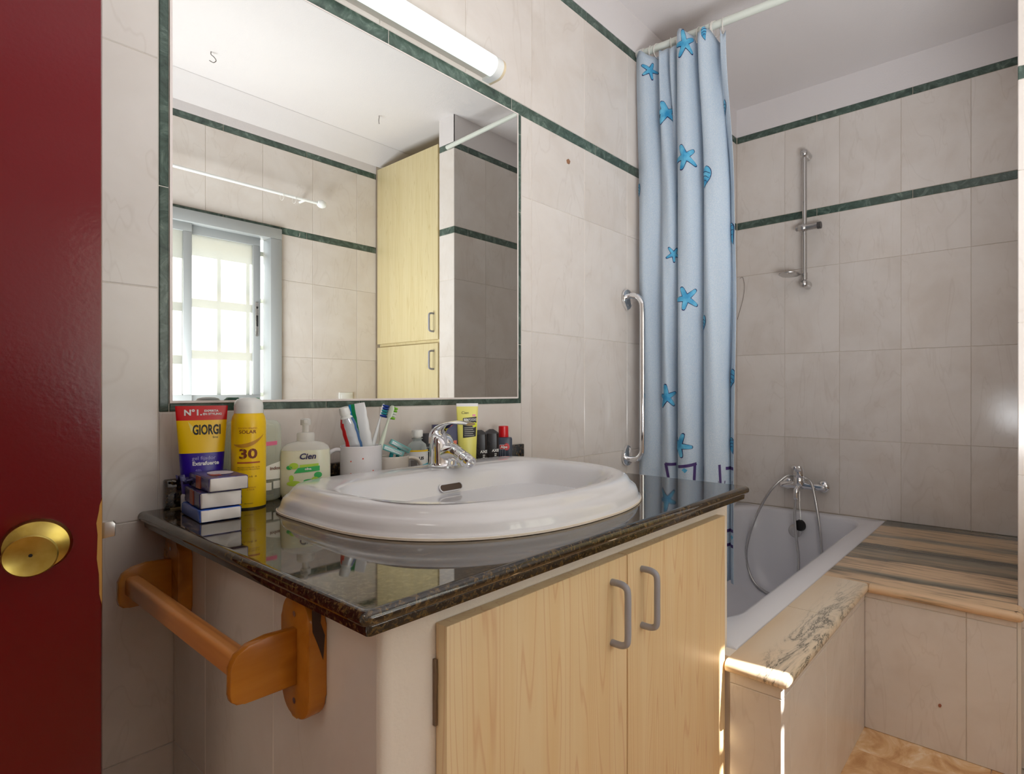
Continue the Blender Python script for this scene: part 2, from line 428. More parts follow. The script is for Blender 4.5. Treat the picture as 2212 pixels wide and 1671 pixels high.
def tile_area(parent, plane, pos, ujs, zjs, clip, holes=(), mat=None, name='tile'):
    n = 0
    for a, b in zip(ujs[:-1], ujs[1:]):
        for c, d in zip(zjs[:-1], zjs[1:]):
            r = (max(a, clip[0]), min(b, clip[1]), max(c, clip[2]), min(d, clip[3]))
            if r[1] - r[0] < 0.006 or r[3] - r[2] < 0.006: continue
            for q in subtract(r, holes):
                put_tile(parent, plane, pos, (q[0] + q[1]) / 2, (q[2] + q[3]) / 2, q[1] - q[0] - G, q[3] - q[2] - G, mat, name); n += 1
    return n
def strips(parent, plane, pos, u0, u1, first, zs, L=0.394, holes=()):
    k = math.floor((u0 - first) / L)
    while first + k * L < u1:
        a, b = max(u0, first + k * L), min(u1, first + (k + 1) * L)
        for q in subtract((a, b, zs[0], zs[1]), holes):
            put_tile(parent, plane, pos, (q[0] + q[1]) / 2, (q[2] + q[3]) / 2, q[1] - q[0] - 0.002, q[3] - q[2] - 0.0015, GREEN, 'marble_strip', t=0.007)
        k += 1

D = 2.696; WY = -1.893; XW = -0.62; CZ = 2.405; PX = 1.839; PY = -1.164; MXR = (0.307, 1.179, 0.947, 1.797)
T = 0.006; BK = 0.0022    # the plaster or mortar bed lies 5 mm behind the tile faces
# --- north wall (mirror wall)
b = box(new_bm(), XW - 0.12, D + 0.12, BK, 0.12, 0, CZ)
wall_n = struct('wall_north', b, GROUTW)
holesN = [MXR, (0.474, 0.974, -1, 0.764), (1.224, D, -1, 0.424)]
tile_area(wall_n, 'M', 0, XJ, ZJ, (XW, D, 0, 1.797), holesN)
tile_area(wall_n, 'M', 0, XJ, [1.832, 2.234], (XW, D, 1.832, 2.234))
strips(wall_n, 'M', 0, XW, D, 0.748, ZS1); strips(wall_n, 'M', 0, XW, D, 0.70, ZS2)
o = obj('upper_plaster', box(new_bm(), XW, D, -0.0, BK + .001, 2.266, CZ), PLASTER); o.parent = wall_n; o.location = Vector(o.location) - wall_n.location
# --- east wall (tap wall)
YJ = [-0.246 - TW * k for k in range(-1, 8)][::-1]
b = box(new_bm(), D + BK, D + 0.12, WY - 0.12, BK, 0, CZ); wall_e = struct('wall_east', b, GROUT)
tile_area(wall_e, 'E', D, YJ, [0.424] + ZJ[2:], (PY, 0, 0.424, 1.797))
tile_area(wall_e, 'E', D, YJ, [1.832, 2.234], (PY, 0, 1.832, 2.234))
strips(wall_e, 'E', D, PY, 0, -0.002, ZS1, 0.394); strips(wall_e, 'E', D, PY, 0, -0.002, ZS2, 0.394)
o = obj('upper_plaster', box(new_bm(), D, D + BK + .001, PY, 0, 2.266, CZ), PLASTER); o.parent = wall_e; o.location = Vector(o.location) - wall_e.location
# --- south wall with window opening (faces +Y)
WX0, WX1, WZ0, WZ1 = 0.215, 1.302, 0.86, 1.815
bm = new_bm()
for x0, x1, z0, z1 in ((XW - .12, WX0, 0, CZ), (WX1, D + .12, 0, CZ), (WX0, WX1, 0, WZ0), (WX0, WX1, WZ1, CZ)):
    box(bm, x0, x1, WY - 0.14, WY - BK, z0, z1)
wall_s = struct('wall_south', bm, GROUT)
XS = [0.969 + TW * k for k in range(-8, 6)]
tile_area(wall_s, 'S', WY, XS, ZJ, (XW, PX, 0, 1.797), [(WX0, WX1, WZ0, WZ1)])
tile_area(wall_s, 'S', WY, XS, [1.832, 2.234], (XW, PX, 1.832, 2.234))
strips(wall_s, 'S', WY, XW, PX, 1.043, ZS1, 0.394, [(WX0, WX1, WZ0, WZ1)]); strips(wall_s, 'S', WY, XW, PX, 1.043, ZS2, 0.394)
o = obj('upper_plaster', box(new_bm(), XW, PX, WY - BK - .001, WY, 2.266, CZ), PLASTER); o.parent = wall_s; o.location = Vector(o.location) - wall_s.location
bm = new_bm(); prism(bm, [(WY, 2.312), (WY + 0.11, CZ - .001), (WY, CZ - .001)], XW, PX + 0.35, 'YZ'); struct('trim_1', bm, PLASTER)
# --- west wall with doorway
DY0, DY1, DZ = -0.90, -0.085, 2.06
bm = new_bm()
for y0, y1, z0, z1 in ((DY1, 0, 0, CZ), (WY, DY0, 0, CZ), (DY0, DY1, DZ, CZ)): box(bm, XW - 0.12, XW, y0, y1, z0, z1)
struct('wall_west', bm, WPAINT)
# --- pier and wall behind the built-in cupboard
bm = new_bm(); box(bm, PX + BK, D, -1.288, PY - BK, 0, CZ); wall_p = struct('wall_pier', bm, GROUTW)
tile_area(wall_p, 'E', PX, [-1.288, PY - .0], ZJ, (-1.288, PY, 0, 1.797)); tile_area(wall_p, 'E', PX, [-1.288, PY], [1.832, 2.234], (-1.288, PY, 1.832, 2.234))
strips(wall_p, 'E', PX, -1.288, PY, -1.288, ZS1); strips(wall_p, 'E', PX, -1.288, PY, -1.288, ZS2)
XP = [PX + .21 + TW * k for k in range(-1, 4)]
tile_area(wall_p, 'S', PY, XP, ZJ, (PX, D, 0.42, 1.797)); tile_area(wall_p, 'S', PY, XP, [1.832, 2.234], (PX, D, 1.832, 2.234))
strips(wall_p, 'S', PY, PX, D, PX + .09, ZS1); strips(wall_p, 'S', PY, PX, D, PX + .09, ZS2)
bm = new_bm(); box(bm, PX, PX + BK + .001, -1.288, PY, 2.266, CZ); box(bm, PX, D, PY - BK - .001, PY, 2.266, CZ)
o = obj('upper_plaster', bm, PLASTER); o.parent = wall_p; o.location = Vector(o.location) - wall_p.location
# --- ceiling, floor, hallway shell
struct('ceiling', box(new_bm(), XW - 0.12, D + .12, WY - .14, .12, CZ, CZ + 0.1), PLASTER)
floor = struct('floor', box(new_bm(), -2.0, D + .12, WY - .14, .12, -0.12, -BK), GROUT)
FJX = [1.665 + 0.33 * k for k in range(-8, 2)]; FJY = [-0.12 - 0.33 * k for k in range(0, 8)][::-1]
tile_area(floor, 'F', 0, FJX, FJY, (XW, 1.79, WY, 0), mat=FLOOR, name='floor_tile')
bm = new_bm()
box(bm, -1.92, -1.80, -2.0, 0.4, 0, CZ); box(bm, -1.92, XW - .12, 0.3, 0.42, 0, CZ); box(bm, -1.92, XW - .12, -2.02, -1.90, 0, CZ); box(bm, -1.92, XW - .12, -2.0, 0.4, CZ, CZ + .1)
struct('wall_hallway', bm, WPAINT)

# ------------------------------------------------------------------ window
win = thing('window_1', 'white daylight frosted glass sliding window in grey aluminium frame, seen in the mirror', 'window', (0.76, WY, WZ0)); win['kind'] = 'structure'
bm = new_bm(); f = 0.055
for a in ((WX0, WX1, WZ1 - f, WZ1), (WX0, WX1, WZ0, WZ0 + f), (WX0, WX0 + f, WZ0 + f, WZ1 - f), (WX1 - f, WX1, WZ0 + f, WZ1 - f)):
    box(bm, a[0], a[1], WY - 0.07, WY + 0.022, a[2], a[3], 0.003)
wpart('window_frame', bm, ALU, win)
SX = [(0.262, 0.590, -0.042), (0.562, 0.915, -0.012), (0.884, 1.219, -0.042)]
for i, (x0, x1, dy) in enumerate(SX):
    bm = new_bm(); y0, y1 = WY + dy - 0.012, WY + dy + 0.014; s = 0.034; za, zb = WZ0 + f, WZ1 - f + .004
    for a in ((x0, x1, zb - 0.045, zb), (x0, x1, za, za + 0.05), (x0, x0 + s, za + .05, zb - .045), (x1 - s, x1, za + .05, zb - .045)):
        box(bm, a[0], a[1], y0, y1, a[2], a[3], 0.002)
    sash = wpart('sash', bm, ALU, win)
    bm = new_bm(); y = WY + dy
    bm.faces.new([bm.verts.new(p) for p in ((x0 + s, y, za + .05), (x1 - s, y, za + .05), (x1 - s, y, zb - .045), (x0 + s, y, zb - .045))])
    wpart('frosted_pane', bm, FROST, sash)
    if i == 2:
        bm = new_bm(); box(bm, x1 - 0.026, x1 - 0.010, y1 - .0005, y1 + 0.006, 1.26, 1.43, 0.002); lk = wpart('latch', bm, SATIN, sash)
        box_b = new_bm(); box(box_b, x1 - 0.022, x1 - 0.014, y1 + 0.004, y1 + 0.009, 1.31, 1.365, 0.001)
        box(box_b, x1 - 0.022, x1 - 0.014, y1 + 0.004, y1 + 0.008, 1.40, 1.41, 0.001)
        wpart('latch_slot', box_b, HOLE, win)
gr = thing('window_grille', 'white painted bar grille behind the frosted window, seen in the mirror', 'grille', (0.76, WY - 0.1, 0.9))
for z in (0.965, 1.208, 1.451, 1.694): wpart('bar', box(new_bm(), WX0, WX1, WY - 0.108, WY - 0.088, z - 0.012, z + 0.012, .002), ROD, gr)
for k in range(8):
    x = 0.285 + 0.127 * k
    wpart('bar', box(new_bm(), x - 0.008, x + 0.008, WY - 0.118, WY - 0.108, 0.86, 1.815, .002), ROD, gr)
aw = struct('trim_2', box(new_bm(), -0.3, 1.9, WY - 0.52, WY - 0.14, 2.09, 2.17), WPAINT)
# sunlit yard ground outside
struct('trim_3', box(new_bm(), -3, 5, WY - 5, WY - 0.14, -0.2, -0.1), WPAINT)

# ------------------------------------------------------------------ door with knob
ang = radians(-12.84)
door = thing('door_1', 'dark red glossy painted door standing open at the left, with chipped latch edge', 'door', (0.180, -0.2655, 0.012), ang); door['kind'] = 'structure'
# local: free edge at x=0, leaf runs to -x, front face y=0 towards camera, thickness +y
obj('door_leaf', box(new_bm(), -0.735, 0, 0, 0.035, 0, 2.03, 0.0015), RED, door)
kn = Vector((-0.0577, 0, 0.787))
bm = new_bm(); lathe(bm, [(0.0308, 0.0), (0.0316, -0.003), (0.0292, -0.009), (0.021, -0.0125), (0.0125, -0.0145), (0.0122, -0.024), (0.0130, -0.034), (0.0165, -0.044), (0.0202, -0.0515), (0.0228, -0.0570), (0.0233, -0.0605), (0.0220, -0.0622), (0.012, -0.0590), (0.0, -0.0580)], 48, (kn.x, 0, kn.z), 'Y', cap1=False)
hnd = obj('door_knob', bm, BRASS, door, 'round aged brass knob and plate')
obj('key_hole', lathe(new_bm(), [(0.0018, -0.0582), (0.0018, -0.0588)], 12, (kn.x, 0, kn.z), 'Y'), HOLE, hnd)
bm = new_bm(); prism(bm, [(0.0, 0.782), (0.013, 0.784), (0.0135, 0.800), (0.011, 0.803), (0.0, 0.803)], 0.010, 0.022, 'XZ', bevel=.001)
obj('latch_bolt', bm, SATIN, door)
pts = [(0.0004, 0.702), (-0.0018, 0.715), (-0.0022, 0.74), (-0.0042, 0.76), (-0.0034, 0.79), (-0.0046, 0.805), (-0.0022, 0.82), (-0.0014, 0.828), (0.0004, 0.834)]
bm = new_bm(); prism(bm, pts, -0.0006, 0.020, 'XZ'); obj('bare_wood_edge', bm, simple('bare_splintered_wood', 186, 140, 70, .7), door, 'chipped edge showing bare wood')

# ------------------------------------------------------------------ mirror with green marble surround
mir = thing('wall_mirror', 'large frameless wall mirror above washbasin, edged with green marble strips', 'mirror', (0.743, 0, 0.947))
def wtile(x0, x1, z0, z1): return put_tile(mir, 'M', -0.0005, (x0 + x1) / 2, (z0 + z1) / 2, x1 - x0 - .0015, z1 - z0 - .0015, GREEN, 'marble_strip', 0.0065)
for z0, z1 in ((0.947, 1.34), (1.34, 1.734), (1.734, 1.797)): wtile(0.307, 0.322, z0, z1)
for z0, z1 in ((0.947, 1.12), (1.12, 1.51), (1.51, 1.74), (1.74, 1.797)): wtile(1.166, 1.179, z0, z1)
for x0, x1 in ((0.322, 0.60), (0.60, 0.675), (0.675, 1.166)): wtile(x0, x1, 0.947, 0.962)
wpart('glass', box(new_bm(), 0.3265, 1.1615, -0.0016, 0.004, 0.9665, 1.7935), MIRROR, mir)
bm = new_bm()
for a in ((0.3225, 0.3265, 0.9625, 1.7965), (1.1615, 1.1655, 0.9625, 1.7965), (0.3265, 1.1615, 0.9625, 0.9665), (0.3265, 1.1615, 1.7935, 1.7965)): box(bm, a[0], a[1], -0.0022, 0.004, a[2], a[3])
wpart('edge_bead', bm, simple('white_silicone', 236, 226, 222, .4), mir)

# ------------------------------------------------------------------ fluorescent lamp
lamp = thing('wall_lamp', 'long white fluorescent tube wall lamp above the mirror', 'lamp', (0.5, 0, 1.84))
LM = Mat('lit_lamp_diffuser').set(color=rgb(232, 240, 234), rough=0.35, emit=0.95, emit_color=(0.86, 1.0, 0.93, 1)).m
base = wpart('base', box(new_bm(), -0.02, 1.068, -0.034, 0, 1.842, 1.884, 0.003), simple('cream_metal', 205, 200, 190, .4), lamp)
bm = new_bm(); prof = [(-0.034 - 0.030 * sin(a), 1.863 + 0.0275 * cos(a)) for a in [pi * k / 12 for k in range(13)]] + [(-0.030, 1.8365), (-0.030, 1.8895)]
prism(bm, prof, -0.015, 1.03, 'YZ'); wpart('diffuser', bm, LM, lamp)
bm = new_bm(); prof2 = [(-0.034 - 0.0305 * sin(a), 1.863 + 0.028 * cos(a)) for a in [pi * k / 12 for k in range(13)]] + [(0, 1.835), (0, 1.891)]
prism(bm, prof2, 1.03, 1.052, 'YZ'); wpart('end_cap', bm, WHITEP, lamp)
bm = new_bm(); prism(bm, prof2, 1.052, 1.060, 'YZ'); wpart('end_plate', bm, simple('aged_cream_plastic', 222, 206, 176, .4), lamp, bm and 'yellowed end plate')

# ------------------------------------------------------------------ vanity unit
van = thing('vanity_cabinet', 'tiled masonry vanity unit with two beige wood laminate doors under the dark granite worktop', 'cabinet', (0.735, -0.34, 0))
CX0, CX1, CYF = 0.327, 1.154, -0.665
bm = new_bm()
box(bm, CX0 + .006, CX0 + .075, CYF + .02, -0.006, 0, 0.7512)
prism(bm, [(CX0 + .0065, CYF + .06), (CX0 + .0065, CYF + .0125), (CX0 + .0002, CYF + .0105), (CX0 + .0006, CYF + .0065), (CX0 + .003, CYF + .003), (CX0 + .0065, CYF + .0008), (CX0 + .011, CYF), (0.405, CYF), (0.405, CYF + .06)], 0, 0.7512, 'XY')
box(bm, 1.100, CX1, CYF, -0.006, 0, 0.7512)
box(bm, 0.4051, 1.0999, CYF, CYF + .05, 0.700, 0.7512); box(bm, 0.4051, 1.0999, -.60, -0.006, 0.02, 0.05); box(bm, 0.4051, 1.0999, CYF + .02, CYF + .05, 0, 0.07)
wpart('masonry_frame', bm, WPAINT, van)
SJ = [-0.655, -0.405, -0.158, -0.006]
for y0, y1 in zip(SJ[:-1], SJ[1:]):
    for z0, z1 in ((0.0, 0.371), (0.371, 0.7512)):
        o = put_tile(van, 'E', CX0, (y0 + y1) / 2, (z0 + z1) / 2, y1 - y0 - G, z1 - z0 - G)
bm = new_bm(); box(bm, CX0 + .003, CX0 + .008, -0.655, -0.006, 0.0, 0.7512); wpart('mortar_bed', bm, GROUTW, van)
def u_handle(x, y, z0, z1, axis='Y'):
    r = 0.0052; d = 0.030
    P = [(x, y, z1), (x, y - d * .55, z1), (x, y - d * .9, z1 - .004), (x, y - d, z1 - .014), (x, y - d, (z0 + z1) / 2), (x, y - d, z0 + .014), (x, y - d * .9, z0 + .004), (x, y - d * .55, z0), (x, y, z0)]
    if axis == 'X': P = [(x - (y - p[1]), y, p[2]) for p in P]
    return tube(new_bm(), smooth_path(P, 5), r, 12)
for x0, x1, hx in ((0.392, 0.7405, 0.700), (0.7435, 1.100, 0.783)):
    d = wpart('door', box(new_bm(), x0, x1, CYF - 0.021, CYF - 0.001, 0.05, 0.7225, 0.0012), LAM, van)
    wpart('handle', u_handle(hx, CYF - 0.021, 0.597, 0.690), GREYP, d, 'grey D-shaped pull')
for z in (0.645, 0.18):
    bm = new_bm(); box(bm, 0.3885, 0.3915, CYF - 0.005, CYF, z - .0375, z + .0375, .0005); wpart('hinge', bm, simple('brown_hinge', 120, 98, 76, .5), van)
random.seed(3)
for x, w in ((0.43, .02), (0.52, .012), (0.66, .02), (0.83, .014), (1.00, .022), (1.045, .012)):
    bm = new_bm(); prism(bm, [(x, 0.7415), (x + w * .4, 0.7445), (x + w, 0.7510), (x + w * 1.3, 0.7505), (x + w * .7, 0.7395), (x + .2 * w, .738)], CYF - 0.0025, CYF + .001, 'XZ'); wpart('plaster_crumb', bm, WPAINT, van)

# granite worktop with bullnose and backsplash
top = thing('granite_worktop', 'black-brown polished granite worktop with rounded moulded edge', 'worktop', (0.72, -0.35, 0.7515))
def slab_profile(x0, x1, yf, layers):
    """rounded rectangular slab, back at y=-0.001; layers = [(z, inset)]"""
    rr = []
    for z, ins in layers:
        a, b, f_ = x0 + ins, x1 - ins, yf + ins
        r = max(0.010 - ins * .6, .002); ring = []
        for (cx, cy, a0) in ((b - r, f_ + r, 270), (b, -0.001, None), (a, -0.001, None), (a + r, f_ + r, 180)):
            if a0 is None: ring.append((cx, cy, z))
            elif a0 == 270:
                for i in range(7): t = radians(270 + 90 * i / 6); ring.append((cx + r * cos(t), cy + r * sin(t), z))
            else:
                for i in range(7): t = radians(180 + 90 * i / 6); ring.append((cx + r * cos(t), cy + r * sin(t), z))
        rr.append(ring)
    return rr
lay = [(0.7515, 0.0125), (0.7518, 0.0095), (0.7590, 0.0085), (0.7612, 0.0090), (0.7620, 0.0110), (0.7624, 0.0110)]
lay += [(0.7624 + 0.0083 * (1 - cos(a)), 0.0083 * (1 - sin(a))) for a in [pi * k / 10 for k in range(0, 10)]] + [(0.779, 0.0075), (0.779, 0.010)]
def hole_ring(z, n=72): return [(0.712 + 0.262 * math.copysign(abs(cos(2 * pi * i / n)) ** .6, cos(2 * pi * i / n)), -0.388 + 0.228 * math.copysign(abs(sin(2 * pi * i / n)) ** .75, sin(2 * pi * i / n)), z) for i in range(n)]
bm = new_bm(); vv = rings(bm, slab_profile(0.278, 1.166, -0.715, lay), cap0=False, cap1=False)
hh = rings(bm, [hole_ring(0.7515), hole_ring(0.779)], cap0=False, cap1=False)
for a_, b_ in ((vv[0], hh[0]), (vv[-1], hh[1])):
    es = [bm.edges.get((r_[i], r_[(i + 1) % len(r_)])) for r_ in (a_, b_) for i in range(len(r_))]
    bmesh.ops.triangle_fill(bm, edges=[e for e in es if e], use_beauty=True)
wpart('slab', bm, GRANITE, top, smooth=30)
bm = new_bm(); box(bm, 0.3125, 1.1725, -0.020, -0.0005, 0.7795, 0.830, 0.003); wpart('backsplash', bm, GRANITE, top)
bm = new_bm(); box(bm, 0.318, 1.16, -0.0225, -0.0202, 0.7792, 0.7815); wpart('caulk_line', bm, simple('yellowed_caulk', 140, 122, 84, .6), top)

# ------------------------------------------------------------------ washbasin
def basin_ring(cx, hw, yb, yf, z, n=96, nb=6.0, nf=2.35, nxb=3.4):
    y0 = yb - (yb - yf) * 0.42; out = []
    for i in range(n):
        a = 2 * pi * i / n; c, s_ = cos(a), sin(a)
        if s_ >= 0: e, d_ = nb, yb - y0
        else: e, d_ = nf, y0 - yf
        out.append((cx + hw * math.copysign(abs(c) ** (2 / e), c), y0 + d_ * math.copysign(abs(s_) ** (2 / e), s_), z))
    return out
SC = 0.712
prof = [(0.262, -0.17, -0.60, 0.7795), (0.297, -0.134, -0.652, 0.7800), (0.300, -0.132, -0.6555, 0.7815), (0.2995, -0.1325, -0.655, 0.7845), (0.2970, -0.134, -0.6525, 0.7862),
        (0.2955, -0.1355, -0.6510, 0.790), (0.2940, -0.137, -0.6495, 0.797), (0.2920, -0.139, -0.6465, 0.8025), (0.2875, -0.142, -0.6415, 0.8065), (0.2835, -0.145, -0.6370, 0.8095),
        (0.2812, -0.147, -0.6345, 0.8140), (0.2785, -0.149, -0.6320, 0.8185), (0.2740, -0.153, -0.6280, 0.8225), (0.2680, -0.159, -0.6220, 0.8246), (0.2620, -0.165, -0.6160, 0.8252)]
inner = [(0.2480, -0.250, -0.607, 0.8249), (0.2425, -0.256, -0.602, 0.8228), (0.2375, -0.261, -0.596, 0.8180), (0.2330, -0.266, -0.590, 0.8110), (0.2230, -0.274, -0.577, 0.7930),
         (0.2080, -0.282, -0.562, 0.7650), (0.1900, -0.292, -0.545, 0.7320), (0.1650, -0.305, -0.522, 0.7080), (0.1300, -0.325, -0.495, 0.6930), (0.0850, -0.350, -0.465, 0.6850), (0.030, -0.385, -0.430, 0.6820)]
bm = new_bm(); rr = []
for k, (hw, yb, yf, z) in enumerate(prof): rr.append(basin_ring(SC, hw, yb, yf, z))
for k, (hw, yb, yf, z) in enumerate(inner): rr.append(basin_ring(SC - 0.015, hw, yb, yf, z, nb=4.6 - .14 * k, nf=2.45 - .02 * k))
rings(bm, rr)
sink = thing('washbasin', 'large white porcelain drop-in washbasin with stepped rim on the granite worktop', 'washbasin', (SC, -0.39, 0.7795))
wpart('bowl', bm, PORC, sink, smooth=60)
bm = new_bm(); rr = [basin_ring(SC, 0.3008, -0.1312, -0.6563, z) for z in (0.7797, 0.7830)] + [basin_ring(SC, 0.2990, -0.133, -0.6545, 0.7833), basin_ring(SC, 0.2990, -0.133, -0.6545, 0.7797)]
rings(bm, rr, cap0=False, cap1=False); wpart('foot_rim', bm, PORCEDGE, sink, 'thin unglazed cream foot of the rim')
# overflow slot on the inner back wall
def slot_ring(w, h, y, z0, tilt=0.55, n=24):
    o_ = []
    for i in range(n):
        a = 2 * pi * i / n; x = (w - h) * (1 if cos(a) > 0 else -1) + h * cos(a); z = h * sin(a)
        o_.append((0.712 + x, y - z * tilt * -1, z0 + z))
    return o_
bm = new_bm(); rings(bm, [slot_ring(0.0270, 0.0068, -0.2760, 0.7925), slot_ring(0.0280, 0.0076, -0.2790, 0.7925), slot_ring(0.0262, 0.0060, -0.2796, 0.7925), slot_ring(0.0250, 0.0052, -0.2740, 0.7925)], cap0=False, cap1=False)
ov = wpart('overflow_slot', bm, PORC, sink)
bm = new_bm(); rings(bm, [slot_ring(0.0254, 0.0056, -0.2790, 0.7925), slot_ring(0.0254, 0.0056, -0.2786, 0.7925)]); wpart('overflow_opening', bm, simple('brown_hollow', 84, 68, 56, .7), sink)  # flat brown inlay stands for the opening; the bowl is not cut
bm = new_bm(); lathe(bm, [(0.024, .684), (0.024, .687), (0.018, .688), (0.0, .686)], 32, (SC - 0.012, -0.4075, 0), cap0=False, cap1=False); wpart('drain', bm, CHROME, sink)

# faucet
fc = thing('basin_faucet', 'chrome single-lever faucet on the back rim of the washbasin', 'faucet', (0.742, -0.212, 0.8252))
def ell(cx, cy, z, rx, ry, n=32, tilt=0.0, p=2.0):
    o_ = []
    for i in range(n):
        a = 2 * pi * i / n; x = rx * math.copysign(abs(cos(a)) ** (2 / p), cos(a)); y = ry * math.copysign(abs(sin(a)) ** (2 / p), sin(a))
        o_.append((cx + x, cy + y, z + y * tilt))
    return o_
bm = new_bm(); rings(bm, [ell(0, 0, 0, .0300, .033), ell(0, 0, .003, .0305, .0335), ell(0, 0, .0045, .0285, .0315), ell(0, 0, .012, .0275, .030), ell(0, .001, .028, .0262, .0285), ell(0, .002, .042, .0258, .0275, tilt=.05),
    ell(0, .003, .052, .0228, .0245, tilt=.12), ell(0, .004, .060, .0215, .0225, tilt=.2), ell(0, .005, .066, .018, .019, tilt=.25), ell(0, .006, .069, .010, .011, tilt=.25)])
obj('body', bm, CHROME, fc, smooth=60)
sp = [(0, -0.004, 0.024), (0, -0.020, 0.030), (0, -0.034, 0.032), (0, -0.046, 0.030), (0, -0.056, 0.026)]
bm = new_bm(); tube(bm, smooth_path(sp, 6), [0.0235 - 0.0105 * min(1, i / 22) for i in range(25)], 24); spt = obj('spout', bm, CHROME, fc, smooth=60)
dv = Vector((0.06, -0.90, -0.42)).normalized(); q = dv.to_track_quat('Z', 'Y').to_matrix().to_4x4()
bm = new_bm(); lathe(bm, [(0.0118, -0.004), (0.0138, -0.002), (0.0138, 0.010), (0.0115, 0.0115), (0.0115, 0.014), (0.0142, 0.0155), (0.0142, 0.0235), (0.0120, 0.0245), (0.0120, 0.0275), (0.0135, 0.0285), (0.0132, 0.0365), (0.0120, 0.0380), (0.0085, 0.0378), (0.0080, 0.030), (0.0, .030)], 28, cap1=False)
xf(bm, Matrix.Translation(Vector((0, -0.054, 0.0275))) @ q); obj('aerator', bm, CHROME, spt, smooth=30)
lv = smooth_path([(0, 0.021, 0.048), (0, 0.020, 0.066), (0, 0.008, 0.079), (0, -0.016, 0.0885), (0, -0.044, 0.0935), (0, -0.070, 0.0935), (0, -0.090, 0.0915)], 6)
bm = new_bm(); nL = len(lv); rr = []
for i, p in enumerate(lv):
    t = i / (nL - 1); tg = (lv[min(i + 1, nL - 1)] - lv[max(i - 1, 0)]).normalized(); nn = Vector((1, 0, 0)).cross(tg)
    wd = 0.021 * (1 - .15 * t) if t < .75 else 0.021 * (.8875 - (t - .75) * 1.3); th_ = 0.0052 * (1 - .35 * t)
    rr.append([p + Vector((1, 0, 0)) * wd * cos(2 * pi * k / 20) + nn * th_ * sin(2 * pi * k / 20) for k in range(20)])
rings(bm, rr); obj('lever', bm, CHROME, fc, smooth=60)

# ------------------------------------------------------------------ wooden roll holder on the vanity's side
ho = thing('wooden_roll_holder', 'honey-coloured wooden roll holder with a bar, on the left side of the vanity', 'holder', (CX0, -0.30, 0.60))
ZB0, ZB1 = 0.600, 0.742
for yc, ya in ((-0.0655, -0.0655), (-0.5125, -0.5125)):
    y0, y1 = yc - 0.0355, yc + 0.0355
    bm = new_bm(); prism(bm, rrect(y0, y1, ZB0, ZB1, 0.030, 8), CX0 - 0.0205, CX0 - 0.0003, 'YZ', bevel=0.0025)
    pl = wpart('mounting_plate', bm, HONEY, ho)
    bm = new_bm(); prism(bm, [(CX0 - 0.0200, 0.640), (CX0 - 0.0200, 0.706), (CX0 - 0.052, 0.7075), (CX0 - 0.072, 0.704), (CX0 - 0.084, 0.696), (CX0 - 0.0895, 0.684), (CX0 - 0.0900, 0.655), (CX0 - 0.0885, 0.648), (CX0 - 0.083, 0.6430), (CX0 - 0.076, 0.6420)], ya - 0.0065, ya + 0.0065, 'XZ', bevel=0.0022)
    wpart('arm', bm, HONEY, ho)
    for z in (0.722, 0.62):
        bm = new_bm(); lathe(bm, [(0.0035, -0.0008), (0.003, 0.0)], 12, (CX0 - 0.0205, yc, z), 'X'); wpart('screw', bm, SATIN, pl)
bm = new_bm(); prism(bm, [(CX0 - .0175, .7405), (CX0 - .0165, .708), (CX0 - .0100, .690), (CX0 - .0045, .672), (CX0 - .0025, .700), (CX0 - .0075, .716), (CX0 - .006, .7405)], -0.5486, -0.5479, 'XZ'); wpart('scorch_mark', bm, simple('dark_scorched_wood', 52, 26, 10, .4), pl, 'dark scorched patch')
bm = new_bm(); prism(bm, rrect(CX0 - 0.081, CX0 - 0.061, 0.6645, 0.6905, 0.006, 5, (1, 1, 0, 0)), -0.507, -0.071, 'XZ'); wpart('bar', bm, BARWOOD, ho)

# ------------------------------------------------------------------ tub, ledge, bench
LY, LYI, LZ = -0.815, -0.690, 0.424
tub = thing('bathtub', 'white enamelled bathtub sunk behind the marble ledge', 'bathtub', (1.92, -0.35, 0.0))
def rr_ring(x0, x1, y0, y1, r, z, seg=10): return [(x, y, z) for x, y in rrect(x0, x1, y0, y1, r, seg)]
bm = new_bm(); TX0, TX1 = 1.158, 2.693
rings(bm, [rr_ring(TX0, TX1, -0.688, -0.003, 0.004, 0.36), rr_ring(TX0, TX1, -0.688, -0.003, 0.004, 0.418), rr_ring(TX0 + .004, TX1 - .002, -0.684, -0.005, 0.006, 0.4225),
    rr_ring(TX0 + .09, TX1 - .040, -0.622, -0.055, 0.12, 0.4235), rr_ring(TX0 + .100, TX1 - .050, -0.612, -0.064, 0.12, 0.4195), rr_ring(TX0 + .110, TX1 - .056, -0.605, -0.070, 0.12, 0.408),
    rr_ring(TX0 + .150, TX1 - .066, -0.590, -0.082, 0.12, 0.30), rr_ring(TX0 + .21, TX1 - .080, -0.570, -0.100, 0.12, 0.15), rr_ring(TX0 + .25, TX1 - .095, -0.555, -0.115, 0.12, 0.09),
    rr_ring(TX0 + .29, TX1 - .13, -0.525, -0.145, 0.11, 0.055), rr_ring(TX0 + .38, TX1 - .2, -0.46, -0.21, 0.08, 0.045)], cap0=False)
wpart('tub_shell', bm, ENAM, tub, smooth=60)
bm = new_bm(); lathe(bm, [(0.031, 0.0), (0.031, -0.004), (0.027, -0.007), (0.012, -0.0085), (0.007, -0.0075), (0, -.0075)], 32, (2.632, -0.318, 0.335), 'X', cap0=False, cap1=False); wpart('overflow_cover', bm, SATIN, tub)
ld = thing('marble_ledge', 'narrow tiled ledge wall beside the tub, topped with veined peach marble', 'ledge', (1.44, -0.75, 0))
bm = new_bm(); box(bm, 1.105 + BK, 1.79, -0.805 + BK, -0.693, 0, 0.398); wpart('masonry_core', bm, GROUT, ld)
